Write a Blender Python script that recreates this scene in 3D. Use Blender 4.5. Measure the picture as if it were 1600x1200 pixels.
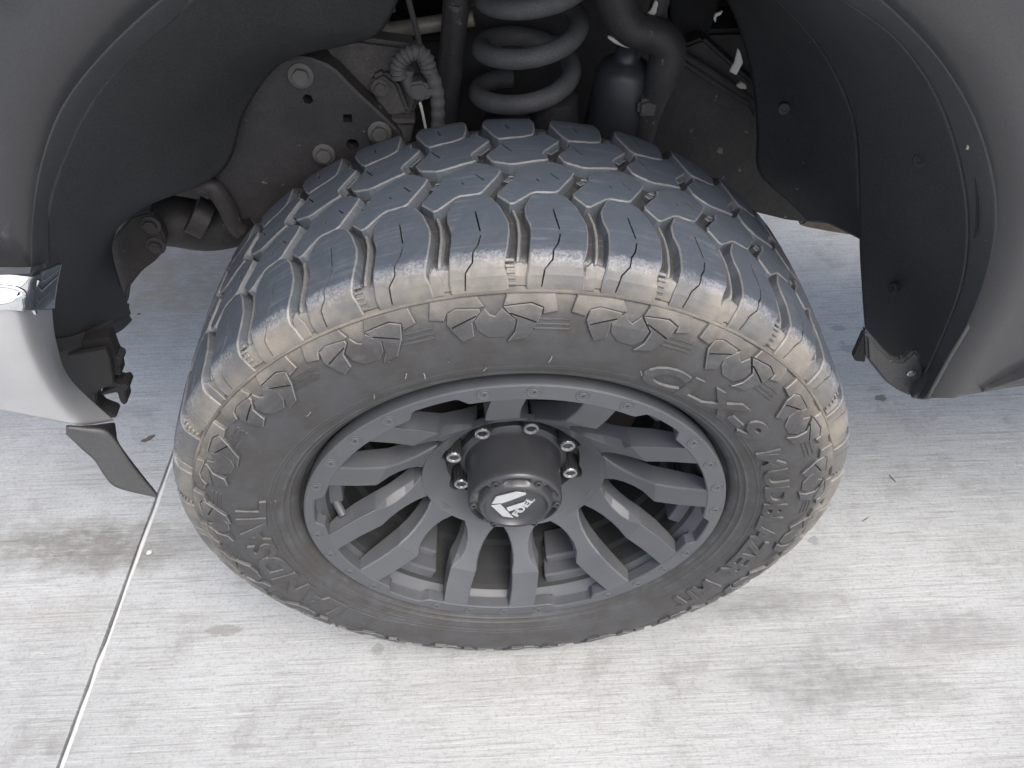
import bpy, bmesh, math, random
import numpy as np
from mathutils import Vector, Matrix
from mathutils.geometry import delaunay_2d_cdt

scene = bpy.context.scene
for o in list(bpy.data.objects):
    bpy.data.objects.remove(o)
C = scene.collection
random.seed(7)
RNG = np.random.default_rng(7)
PI = math.pi

# ------------------------------------------------------------------ camera
HUB = 0.425                                   # height of the wheel centre above the ground
CAM = np.array([-0.02719466, -0.53650847, 0.8777642 + HUB])
PITCH, YAW, ROLL, FPX = math.radians(48.5744), math.radians(2.39226), math.radians(-0.26145), 1231.15
cd = np.array([math.sin(YAW) * math.cos(PITCH), math.cos(YAW) * math.cos(PITCH), -math.sin(PITCH)])
_r = np.cross(cd, [0, 0, 1]); _r /= np.linalg.norm(_r); _u = np.cross(_r, cd)
cr = _r * math.cos(ROLL) + _u * math.sin(ROLL)
cu = -_r * math.sin(ROLL) + _u * math.cos(ROLL)
cam_data = bpy.data.cameras.new("camera")
cam = bpy.data.objects.new("camera", cam_data); C.objects.link(cam)
cam.matrix_world = Matrix(((cr[0], cu[0], -cd[0], CAM[0]), (cr[1], cu[1], -cd[1], CAM[1]), (cr[2], cu[2], -cd[2], CAM[2]), (0, 0, 0, 1)))
cam_data.sensor_width = 36.0
cam_data.lens = FPX / 1600 * 36.0
cam_data.clip_start = 0.02
cam_data.clip_end = 500
scene.camera = cam

# ------------------------------------------------------------------ daylight
SUN_EL, SUN_ROT = math.radians(60), math.radians(150)
world = bpy.data.worlds.new("World"); scene.world = world
world.use_nodes = True
wn = world.node_tree
sky = wn.nodes.new("ShaderNodeTexSky")
sky.sky_type = 'NISHITA'; sky.sun_disc = False
sky.sun_elevation = SUN_EL; sky.sun_rotation = SUN_ROT
sky.air_density = 1.0; sky.dust_density = 5.0; sky.ozone_density = 0.3
bg = wn.nodes["Background"]
wn.links.new(sky.outputs[0], bg.inputs[0])
bg.inputs[1].default_value = 0.15
sl = bpy.data.lights.new("sun", 'SUN'); sl.energy = 1.15; sl.angle = math.radians(28); sl.color = (1, .995, .98)
so = bpy.data.objects.new("sun", sl); C.objects.link(so)
so.rotation_euler = (-(PI / 2 - SUN_EL), 0, -SUN_ROT)
so.location = (0, -3, 6)
scene.view_settings.view_transform = 'Standard'
scene.view_settings.look = 'None'
scene.view_settings.gamma = 1
scene.view_settings.exposure = 1.0

# ------------------------------------------------------------------ helpers
def at(px, py, Y):
    """the point of the vertical plane y = Y that the photograph shows at (px, py)"""
    q = cd + cr * (px - 800) / FPX - cu * (py - 600) / FPX
    t = (Y - CAM[1]) / q[1]
    return CAM + t * q

def at_ground(px, py, z=0.0):
    q = cd + cr * (px - 800) / FPX - cu * (py - 600) / FPX
    t = (z - CAM[2]) / q[2]
    return CAM + t * q

def polar(px, py, Y):
    P = at(px, py, Y)
    return math.degrees(math.atan2(P[2] - HUB, P[0])), math.hypot(P[0], P[2] - HUB)

def new_obj(name, verts, faces, mats, parent=None, loc=(0, 0, 0), smooth=False, midx=None, fixn=True, auto=None):
    me = bpy.data.meshes.new(name)
    me.from_pydata([tuple(map(float, v)) for v in verts], [], [tuple(f) for f in faces])
    if fixn:
        bm = bmesh.new(); bm.from_mesh(me)
        bmesh.ops.recalc_face_normals(bm, faces=bm.faces)
        bm.to_mesh(me); bm.free()
    if not isinstance(mats, (list, tuple)): mats = [mats]
    for m in mats: me.materials.append(m)
    if midx is not None: me.polygons.foreach_set("material_index", np.array(midx, dtype=np.int32))
    if smooth or auto: me.polygons.foreach_set("use_smooth", [True] * len(me.polygons))
    if auto: me.set_sharp_from_angle(angle=math.radians(auto))
    me.update()
    o = bpy.data.objects.new(name, me); C.objects.link(o)
    o.location = loc
    if parent: o.parent = parent
    return o

def copy_piece(o, parent, rot=None, loc=None):
    c = o.copy(); C.objects.link(c); c.parent = parent
    if rot is not None: c.rotation_euler = rot
    if loc is not None: c.location = loc
    return c

def tag(o, label=None, cat=None, kind=None, group=None):
    if label: o['label'] = label
    if cat: o['category'] = cat
    if kind: o['kind'] = kind
    if group: o['group'] = group
    return o

def catmull(P, n, closed=False):
    P = np.array(P, float)
    m = len(P)
    out = []
    seg = m if closed else m - 1
    d = [0.0]
    for i in range(seg): d.append(d[-1] + np.linalg.norm(P[(i + 1) % m] - P[i]) + 1e-9)
    d = np.array(d)
    cnt = n if closed else n - 1
    for k in range(n):
        s = d[-1] * k / cnt
        i = min(int(np.searchsorted(d, s, side='right')) - 1, seg - 1)
        t = (s - d[i]) / (d[i + 1] - d[i])
        if closed: a, b, c, e = P[(i - 1) % m], P[i], P[(i + 1) % m], P[(i + 2) % m]
        else: a, b, c, e = P[max(i - 1, 0)], P[i], P[min(i + 1, m - 1)], P[min(i + 2, m - 1)]
        out.append(0.5 * ((2 * b) + (-a + c) * t + (2 * a - 5 * b + 4 * c - e) * t * t + (-a + 3 * b - 3 * c + e) * t ** 3))
    return np.array(out)

def loft(name, curves, mat, parent, n=40, m=14, thick=0.003, flip=False, straight=False):
    """a skin over several 3-D curves, with a real thickness"""
    A = [catmull(c, n) for c in curves]
    rows = []
    for j in range(n):
        col = np.array([a[j] for a in A])
        if straight or len(col) == 2:
            t = np.linspace(0, len(col) - 1, m)
            rows.append(np.stack([np.interp(t, range(len(col)), col[:, k]) for k in range(3)], -1))
        else: rows.append(catmull(col, m))
    V = np.array(rows).reshape(-1, 3)
    F = [(j * m + i, j * m + i + 1, (j + 1) * m + i + 1, (j + 1) * m + i) for j in range(n - 1) for i in range(m - 1)]
    o = new_obj(name, V, F, mat, parent, smooth=True)
    md = o.modifiers.new("thickness", 'SOLIDIFY'); md.thickness = thick; md.offset = 1 if flip else -1
    return o

def plate(name, pts, thick, mat, parent, bev=0.002, direction=(0, 1, 0)):
    """a flat piece with the outline pts (3-D points) and a thickness"""
    bm = bmesh.new()
    vs = [bm.verts.new(tuple(p)) for p in pts]
    f = bm.faces.new(vs)
    ex = bmesh.ops.extrude_face_region(bm, geom=[f])
    nv = [g for g in ex['geom'] if isinstance(g, bmesh.types.BMVert)]
    bmesh.ops.translate(bm, verts=nv, vec=Vector(direction) * thick)
    bmesh.ops.recalc_face_normals(bm, faces=bm.faces)
    if bev: bmesh.ops.bevel(bm, geom=list(bm.edges), offset=bev, segments=2, affect='EDGES', clamp_overlap=True)
    me = bpy.data.meshes.new(name); bm.to_mesh(me); bm.free()
    me.materials.append(mat)
    o = bpy.data.objects.new(name, me); C.objects.link(o); o.parent = parent
    return o

def ats(L, Y): return [at(x, y, Y) for x, y in L]

def tube(name, path, rad, mat, parent, n=40, seg=12, closed_ends=True, ribs=None):
    P = catmull(path, n) if len(path) < n else np.array(path, float)
    n = len(P)
    T = np.gradient(P, axis=0); T /= np.linalg.norm(T, axis=1)[:, None]
    ref = np.array([0, 0, 1.0]) if abs(T[0][2]) < .9 else np.array([1.0, 0, 0])
    N = np.cross(T[0], ref); N /= np.linalg.norm(N)
    V = []
    for i in range(n):
        N = N - T[i] * (N @ T[i]); N /= np.linalg.norm(N)
        B = np.cross(T[i], N)
        r = rad if np.isscalar(rad) else float(np.interp(i / (n - 1), np.linspace(0, 1, len(rad)), rad))
        if ribs: r *= 1 + ribs[1] * (0.5 + 0.5 * math.cos(2 * PI * ribs[0] * i / (n - 1)))
        for k in range(seg):
            a = 2 * PI * k / seg
            V.append(P[i] + r * (math.cos(a) * N + math.sin(a) * B))
    F = [(i * seg + k, i * seg + (k + 1) % seg, (i + 1) * seg + (k + 1) % seg, (i + 1) * seg + k) for i in range(n - 1) for k in range(seg)]
    if closed_ends:
        F.append(tuple(range(seg))); F.append(tuple((n - 1) * seg + k for k in range(seg)))
    return new_obj(name, V, F, mat, parent, auto=50)

def lathe(name, prof, mat, parent, loc=(0, 0, 0), seg=128, axis='Y', auto=30, midx=None, mod=None, arc=None):
    """prof: (offset along the axis, radius); the wheel's axis is Y"""
    V, F, M = [], [], []
    for k in range(seg):
        a = 2 * PI * k / seg
        for j, (o_, r_) in enumerate(prof):
            if mod: o_, r_ = mod(j, o_, r_, a)
            if axis == 'Y': V.append((r_ * math.cos(a), o_, r_ * math.sin(a)))
            else: V.append((r_ * math.cos(a), r_ * math.sin(a), o_))
    m = len(prof)
    for k in range(seg):
        k2 = (k + 1) % seg
        for j in range(m - 1):
            F.append((k * m + j, k * m + j + 1, k2 * m + j + 1, k2 * m + j)); M.append(midx[j] if midx else 0)
    bm = None
    o = new_obj(name, V, F, mat, parent, loc, midx=M, auto=auto)
    return o

def in_poly(P, poly):
    x, y = P[:, 0], P[:, 1]
    poly = np.asarray(poly); inside = np.zeros(len(P), bool)
    j = len(poly) - 1
    for i in range(len(poly)):
        xi, yi = poly[i]; xj, yj = poly[j]
        c = ((yi > y) != (yj > y)) & (x < (xj - xi) * (y - yi) / (yj - yi + 1e-30) + xi)
        inside ^= c; j = i
    return inside

def resample(poly, step, closed=True):
    poly = np.asarray(poly, float); out = []
    m = len(poly)
    for i in range(m if closed else m - 1):
        a, b = poly[i], poly[(i + 1) % m]
        k = max(1, int(round(np.linalg.norm(b - a) / step)))
        for q in range(k): out.append(a + (b - a) * q / k)
    if not closed: out.append(poly[-1])
    return np.array(out)

def area(poly):
    p = np.asarray(poly); q = np.roll(p, -1, 0)
    return 0.5 * np.sum(p[:, 0] * q[:, 1] - q[:, 0] * p[:, 1])

def offset_poly(poly, d):
    """move a counter-clockwise outline inwards by d"""
    p = np.asarray(poly); a = np.roll(p, 1, 0); b = np.roll(p, -1, 0)
    e1 = p - a; e1 /= np.linalg.norm(e1, axis=1)[:, None] + 1e-12
    e2 = b - p; e2 /= np.linalg.norm(e2, axis=1)[:, None] + 1e-12
    n1 = np.stack([-e1[:, 1], e1[:, 0]], -1); n2 = np.stack([-e2[:, 1], e2[:, 0]], -1)
    n = n1 + n2; l = np.linalg.norm(n, axis=1)[:, None]; n /= l + 1e-9
    k = d / np.maximum((n * n1).sum(1), .5)[:, None]
    return p + n * k

def chaikin(poly, it=1, keep=.25):
    p = np.asarray(poly, float)
    for _ in range(it):
        q = np.roll(p, -1, 0)
        p = np.stack([p * (1 - keep) + q * keep, p * keep + q * (1 - keep)], 1).reshape(-1, 2)
    return p

def block(outline, slits=(), holes=(), depth=.011, bevel=.0015, drop=.0012, draft=.002, step=.006, grid=.008, top=0.0, wob=0.0, slit_w=.0016, slit_depth=None):
    """a raised block over a flat outline. Returns verts (u, v, h), faces and material indices (0 top, 1 worn edge, 2 wall)"""
    out = np.asarray(outline, float)
    if area(out) < 0: out = out[::-1]
    ring = resample(out, step)
    ins = offset_poly(ring, bevel)
    vo, ed = [], []
    def add(poly):
        b = len(vo)
        vo.extend(map(tuple, poly))
        ed.extend([(b + i, b + (i + 1) % len(poly)) for i in range(len(poly))])
    add(ring); add(ins)
    cuts = []
    for s in slits:
        s = resample(np.asarray(s, float), step, closed=False)
        t = np.gradient(s, axis=0); t /= np.linalg.norm(t, axis=1)[:, None]
        n = np.stack([-t[:, 1], t[:, 0]], -1) * slit_w / 2
        cuts.append(np.concatenate([s + n, (s - n)[::-1]]))
    for h in holes: cuts.append(np.asarray(h, float))
    for c in cuts: add(c)
    lo, hi = ring.min(0), ring.max(0)
    gx, gy = np.meshgrid(np.arange(lo[0], hi[0], grid), np.arange(lo[1], hi[1], grid))
    g = np.stack([gx.ravel(), gy.ravel()], -1)
    g = g[in_poly(g, offset_poly(ring, bevel + grid * .35))]
    for c in cuts:
        if len(g): g = g[np.min(np.linalg.norm(g[:, None] - c[None], axis=2), 1) > grid * .4]
        if len(g): g = g[~in_poly(g, c)]
    vo.extend(map(tuple, g))
    v2, _, tris, _, _, _ = delaunay_2d_cdt([Vector(v) for v in vo], ed, [], 0, 1e-7)
    v2 = np.array([tuple(v) for v in v2])
    T = np.array([tuple(t)[:3] for t in tris if len(t) == 3])
    cen = v2[T].mean(1)
    ok = in_poly(cen, ring)
    for c in cuts: ok &= ~in_poly(cen, c)
    T = T[ok]; cen = cen[ok]
    edge = ~in_poly(cen, ins)
    H = np.full(len(v2), top)
    dr = np.array([np.min(np.linalg.norm(ring - v, axis=1)) for v in v2])
    H[dr < bevel * .4] = top - drop
    if wob: H += wob * RNG.standard_normal(len(v2))
    V = [(a, b, h) for (a, b), h in zip(v2, H)]
    F = [tuple(t) for t in T]; M = [1 if e else 0 for e in edge]
    # walls under every free edge
    cnt = {}
    for t in T:
        for i in range(3):
            k = (t[i], t[(i + 1) % 3]); cnt[tuple(sorted(k))] = cnt.get(tuple(sorted(k)), 0) + 1
    A = area
    low = {}
    od = offset_poly(ring, -draft)
    def lower(i):
        if i not in low:
            p = v2[i]; d = np.linalg.norm(ring - p, axis=1); j = d.argmin()
            if d[j] < 1e-5: q = od[j]; z = top - depth
            else: q = p; z = top - (slit_depth or depth)
            low[i] = len(V); V.append((q[0], q[1], z))
        return low[i]
    for (a, b), c in cnt.items():
        if c == 1:
            F.append((a, b, lower(b), lower(a))); M.append(2)
    return np.array(V), F, M

# ------------------------------------------------------------------ materials
def mat(name, base, rough=.7, *a_, **k_):
    return mat_(name, base, rough, *a_, **k_)
def mat_(name, base, rough=.7, metal=0., var=None, vscale=20., vmix=.5, bump=0., bscale=200., spec=.5, stretch=None, rvar=0., detail=6., speck=None, coat=0., grain=0.):
    m = bpy.data.materials.new(name); m.use_nodes = True
    nt = m.node_tree; N = nt.nodes; L = nt.links
    b = N["Principled BSDF"]
    b.inputs["Roughness"].default_value = rough; b.inputs["Metallic"].default_value = metal
    b.inputs["Specular IOR Level"].default_value = spec
    b.inputs["Coat Weight"].default_value = coat
    tc = N.new("ShaderNodeTexCoord"); mp = N.new("ShaderNodeMapping")
    oi = N.new("ShaderNodeObjectInfo"); ad = N.new("ShaderNodeVectorMath"); ad.operation = 'ADD'
    mu = N.new("ShaderNodeMath"); mu.operation = 'MULTIPLY'; mu.inputs[1].default_value = 37.
    L.new(oi.outputs["Random"], mu.inputs[0])
    L.new(tc.outputs["Object"], mp.inputs[0]); L.new(mp.outputs[0], ad.inputs[0]); L.new(mu.outputs[0], ad.inputs[1])
    if stretch: mp.inputs["Scale"].default_value = stretch
    col = None
    if var:
        nz = N.new("ShaderNodeTexNoise"); nz.inputs["Scale"].default_value = vscale; nz.inputs["Detail"].default_value = detail
        nz.inputs["Roughness"].default_value = .65
        L.new(ad.outputs[0], nz.inputs["Vector"])
        rp = N.new("ShaderNodeValToRGB"); rp.color_ramp.elements[0].position = .5 - vmix * .35; rp.color_ramp.elements[1].position = .5 + vmix * .35
        L.new(nz.outputs[0], rp.inputs[0])
        mx = N.new("ShaderNodeMix"); mx.data_type = 'RGBA'
        mx.inputs[6].default_value = (*base, 1); mx.inputs[7].default_value = (*var, 1)
        L.new(rp.outputs[0], mx.inputs[0]); col = mx.outputs[2]
        if rvar:
            mr = N.new("ShaderNodeMapRange"); mr.inputs[3].default_value = rough - rvar; mr.inputs[4].default_value = rough + rvar
            L.new(nz.outputs[0], mr.inputs[0]); L.new(mr.outputs[0], b.inputs["Roughness"])
    else: b.inputs["Base Color"].default_value = (*base, 1)
    if speck:
        vz = N.new("ShaderNodeTexNoise"); vz.inputs["Scale"].default_value = speck[1]; vz.inputs["Detail"].default_value = 3
        L.new(ad.outputs[0], vz.inputs["Vector"])
        r2 = N.new("ShaderNodeValToRGB"); r2.color_ramp.elements[0].position = speck[2]; r2.color_ramp.elements[1].position = speck[2] + .04
        L.new(vz.outputs[0], r2.inputs[0])
        m2 = N.new("ShaderNodeMix"); m2.data_type = 'RGBA'; m2.inputs[7].default_value = (*speck[0], 1)
        if col: L.new(col, m2.inputs[6])
        else: m2.inputs[6].default_value = (*base, 1)
        L.new(r2.outputs[0], m2.inputs[0]); col = m2.outputs[2]
    if grain and col:
        ng = N.new("ShaderNodeTexNoise"); ng.inputs["Scale"].default_value = 620; ng.inputs["Detail"].default_value = 2
        L.new(ad.outputs[0], ng.inputs["Vector"])
        mg = N.new("ShaderNodeMapRange"); mg.inputs[1].default_value = .3; mg.inputs[2].default_value = .7
        mg.inputs[3].default_value = 1 - grain; mg.inputs[4].default_value = 1 + grain; L.new(ng.outputs[0], mg.inputs[0])
        sc_ = N.new("ShaderNodeVectorMath"); sc_.operation = 'SCALE'; L.new(col, sc_.inputs[0]); L.new(mg.outputs[0], sc_.inputs[3]); col = sc_.outputs[0]
    if col: L.new(col, b.inputs["Base Color"])
    if bump:
        n2 = N.new("ShaderNodeTexNoise"); n2.inputs["Scale"].default_value = bscale; n2.inputs["Detail"].default_value = 4
        L.new(ad.outputs[0], n2.inputs["Vector"])
        bp = N.new("ShaderNodeBump"); bp.inputs["Strength"].default_value = bump; bp.inputs["Distance"].default_value = .002
        L.new(n2.outputs[0], bp.inputs["Height"]); L.new(bp.outputs[0], b.inputs["Normal"])
    m["nodes"] = 1
    return m

def rubber(name, base, edge=False):
    """tyre rubber: object space is the wheel's own, so dust follows the radius from the axle"""
    m = bpy.data.materials.new(name); m.use_nodes = True
    nt = m.node_tree; N = nt.nodes; L = nt.links; b = N["Principled BSDF"]
    tc = N.new("ShaderNodeTexCoord"); sp = N.new("ShaderNodeSeparateXYZ"); L.new(tc.outputs["Object"], sp.inputs[0])
    def math_(op, a, b_=None, c=None):
        n = N.new("ShaderNodeMath"); n.operation = op
        for i, v in enumerate((a, b_, c)):
            if v is None: continue
            if isinstance(v, (int, float)): n.inputs[i].default_value = v
            else: L.new(v, n.inputs[i])
        return n.outputs[0]
    oi = N.new("ShaderNodeObjectInfo"); sh = math_('MULTIPLY', oi.outputs["Random"], 23.)
    vv = N.new("ShaderNodeVectorMath"); vv.operation = 'ADD'; L.new(tc.outputs["Object"], vv.inputs[0]); L.new(sh, vv.inputs[1])
    def noise(scale, detail=5, rough=.6):
        n = N.new("ShaderNodeTexNoise"); n.inputs["Scale"].default_value = scale; n.inputs["Detail"].default_value = detail
        n.inputs["Roughness"].default_value = rough; L.new(vv.outputs[0], n.inputs["Vector"]); return n.outputs[0]
    def smooth(v, lo, hi):
        n = N.new("ShaderNodeMapRange"); n.interpolation_type = 'SMOOTHSTEP'
        n.inputs[1].default_value = lo; n.inputs[2].default_value = hi; L.new(v, n.inputs[0]); return n.outputs[0]
    def mix(f, a, c):
        n = N.new("ShaderNodeMix"); n.data_type = 'RGBA'
        if isinstance(f, (int, float)): n.inputs[0].default_value = f
        else: L.new(f, n.inputs[0])
        for i, v in ((6, a), (7, c)):
            if isinstance(v, tuple): n.inputs[i].default_value = (*v, 1)
            else: L.new(v, n.inputs[i])
        return n.outputs[2]
    x2 = math_('MULTIPLY', sp.outputs[0], sp.outputs[0]); z2 = math_('MULTIPLY', sp.outputs[2], sp.outputs[2])
    R = math_('SQRT', math_('ADD', x2, z2))
    near = math_('SUBTRACT', 1., smooth(sp.outputs[1], .05, .12))
    n1, n2, n3 = noise(28, 6), noise(130, 5, .7), noise(420, 3)
    jit = math_('MULTIPLY_ADD', n2, .016, -.008)
    Rj = math_('ADD', R, jit)
    Yj = math_('ADD', sp.outputs[1], math_('MULTIPLY', jit, 1.2))
    # faint wear lines that run round the tread
    cy = N.new("ShaderNodeCombineXYZ"); L.new(math_('MULTIPLY', sp.outputs[1], 340.), cy.inputs[1]); L.new(math_('MULTIPLY_ADD', n1, 1.5, sh), cy.inputs[0])
    nl = N.new("ShaderNodeTexNoise"); nl.inputs["Scale"].default_value = 1.; nl.inputs["Detail"].default_value = 4; L.new(cy.outputs[0], nl.inputs["Vector"])
    wear = math_('MULTIPLY', smooth(nl.outputs[0], .5, .72), smooth(n1, .4, .65))
    # tan dust: thick on the shoulder, fading down the sidewall
    band = math_('MULTIPLY', smooth(Rj, .366, .402), math_('SUBTRACT', 1., smooth(Yj, .016, .029)))
    patch = smooth(noise(9, 4, .6), .36, .62)
    band = math_('MULTIPLY', band, math_('MULTIPLY_ADD', patch, .65, .38))
    dustf = math_('MULTIPLY', band, math_('MULTIPLY_ADD', smooth(n1, .3, .7), .5, .5))
    brown = math_('MULTIPLY', math_('SUBTRACT', 1., smooth(Yj, .0, .03)), math_('MULTIPLY_ADD', n1, .5, .15))
    wall = math_('SUBTRACT', 1., smooth(Rj, .392, .404))
    b2 = mix(wall, base, tuple(v * .44 for v in (.078, .076, .076)))
    c = mix(math_('MULTIPLY', smooth(n1, .35, .7), .55), b2, tuple(min(1, v * 1.05 + .004) for v in base))
    c = mix(math_('MULTIPLY', math_('MULTIPLY', smooth(n2, .45, .75), near), .25), c, (.13, .115, .095))
    c = mix(math_('MULTIPLY', wear, .45), c, (.16, .175, .2))
    c = mix(math_('MULTIPLY', math_('MULTIPLY', smooth(nl.outputs[0], .46, .25), smooth(n2, .45, .6)), .4), c, (.03, .033, .04))
    c = mix(brown, c, (.05, .048, .046))
    c = mix(math_('MINIMUM', dustf, .93), c, (.208, .190, .158))
    # scuffed pale band where the tread face turns into the shoulder
    sc = math_('MULTIPLY', smooth(Yj, .013, .019), math_('SUBTRACT', 1., smooth(Yj, .023, .032)))
    sc = math_('MULTIPLY', sc, smooth(math_('ADD', math_('MULTIPLY', n3, .6), math_('MULTIPLY', n1, .4)), .42, .6))
    c = mix(math_('MULTIPLY', sc, .55), c, (.25, .265, .29))
    if edge: c = mix(math_('MULTIPLY_ADD', n2, .55, .12), c, (.23, .235, .24))
    L.new(c, b.inputs["Base Color"])
    b.inputs["Roughness"].default_value = .52
    b.inputs["Specular IOR Level"].default_value = .5
    h = math_('ADD', math_('ADD', math_('MULTIPLY', n2, .6), math_('MULTIPLY', n3, .4)), math_('MULTIPLY', nl.outputs[0], .5))
    bp = N.new("ShaderNodeBump"); bp.inputs["Strength"].default_value = .35; bp.inputs["Distance"].default_value = .0012
    L.new(h, bp.inputs["Height"]); L.new(bp.outputs[0], b.inputs["Normal"])
    return m

RUB = rubber("tyre_rubber", (.055, .068, .088))  # base tinted blue to carry the sky's sheen on the tread
RUB_EDGE = rubber("tyre_rubber_worn_edge", (.06, .061, .064), edge=True)
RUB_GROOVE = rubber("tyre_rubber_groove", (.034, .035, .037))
RUB_WALL = rubber("tyre_rubber_block_wall", (.070, .084, .098))
RIM = mat("satin_grey_rim", (.068, .075, .086), .52, .2, (.105, .110, .118), 9, .8, .06, 700, rvar=.06)
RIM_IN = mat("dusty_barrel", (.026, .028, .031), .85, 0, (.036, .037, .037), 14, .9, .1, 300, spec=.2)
CAPB = mat("black_cap", (.026, .028, .032), .36, 0, (.042, .044, .048), 12, .8, .04, 600, rvar=.05)
NUT = mat("black_nut", (.035, .036, .039), .3, .3)
STEEL = mat("bare_steel", (.52, .53, .55), .35, .9, (.35, .35, .36), 60, .8)
SILVER = mat("emblem_silver", (.62, .64, .66), .38, .55, (.5, .52, .54), 90, .8)
DISC = mat("brake_disc", (.06, .058, .056), .6, .6, (.1, .085, .07), 30, .9)
PAINT = mat("charcoal_paint", (.026, .027, .030), .45, .1, (.034, .035, .038), 3, .8, .02, 900, rvar=.06, coat=.3, grain=.15)
FLARE = mat("flare_plastic", (.042, .045, .046), .55, 0, (.055, .058, .06), 8, .9, .08, 500, speck=((.32, .33, .33), 95, .735), grain=.25)
LINER = mat("liner_plastic", (.029, .0305, .032), .58, 0, (.048, .049, .050), 7, .9, .12, 260, rvar=.08, grain=.45)
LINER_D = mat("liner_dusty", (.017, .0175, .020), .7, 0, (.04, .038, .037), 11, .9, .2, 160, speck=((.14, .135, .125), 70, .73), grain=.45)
FRAME = mat("chassis_black", (.020, .020, .0225), .6, .1, (.050, .046, .045), 22, .95, .35, 120, speck=((.16, .15, .14), 60, .70), grain=.25)
DUSTY = mat("dusty_iron", (.042, .041, .042), .75, .1, (.10, .09, .082), 34, .95, .3, 150, speck=((.2, .19, .18), 90, .72), grain=.25)
SPRING = mat("spring_coating", (.065, .067, .070), .66, 0, (.11, .11, .11), 40, .9, .15, 300, speck=((.3, .3, .3), 70, .77), grain=.25)
BOTTLE = mat("reservoir_black", (.020, .023, .026), .42, .1, (.04, .042, .045), 14, .9, .08, 300)
HOSE = mat("dusty_hose", (.055, .053, .055), .75, 0, (.1, .098, .098), 50, .9, .3, 300)
ZINC = mat("zinc_bolt", (.12, .12, .118), .6, .2, (.075, .07, .065), 70, .9, .2, 300)
PIPE = mat("pale_pipe", (.36, .33, .28), .55, .3, (.22, .2, .17), 30, .9, .1, 200)
CLIP = mat("pale_clip", (.5, .5, .44), .6, 0, (.38, .38, .33), 60, .8)
CHROME = mat("polished_chrome", (.86, .88, .9), .06, 1.)
CHROME_D = mat("dusty_chrome", (.66, .67, .68), .36, .7, (.5, .5, .51), 6, .9, .03, 500, rvar=.08, speck=((.3, .3, .31), 45, .76))
PAD = mat("bumper_pad", (.04, .045, .055), .5, 0, (.09, .1, .115), 30, .9, .3, 120)
DAM = mat("air_dam_plastic", (.055, .056, .058), .55, 0, (.075, .075, .076), 20, .8, .1, 300, grain=.25)
RUSTY = mat("rusty_bracket", (.12, .085, .065), .8, .1, (.25, .21, .18), 60, .95, .3, 150)
FRAME_SHADED = mat("shade_black", (.007, .007, .008), .7, 0, (.014, .014, .014), 30, .9, .2, 160)  # the bumper's shade, put into the colour of bracket and gusset
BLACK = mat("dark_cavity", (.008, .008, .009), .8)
SEAL = mat("joint_sealant", (.62, .62, .61), .6, 0, (.5, .5, .49), 60, .8, .2, 200)
LEAF = mat("dry_scrap", (.075, .06, .055), .8, 0, (.12, .1, .09), 90, .9, .3, 200)
STRAW = mat("dry_straw", (.5, .46, .3), .7, 0, (.35, .3, .2), 90, .9)
GRIT = mat("pale_grit", (.6, .6, .58), .7)

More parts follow.
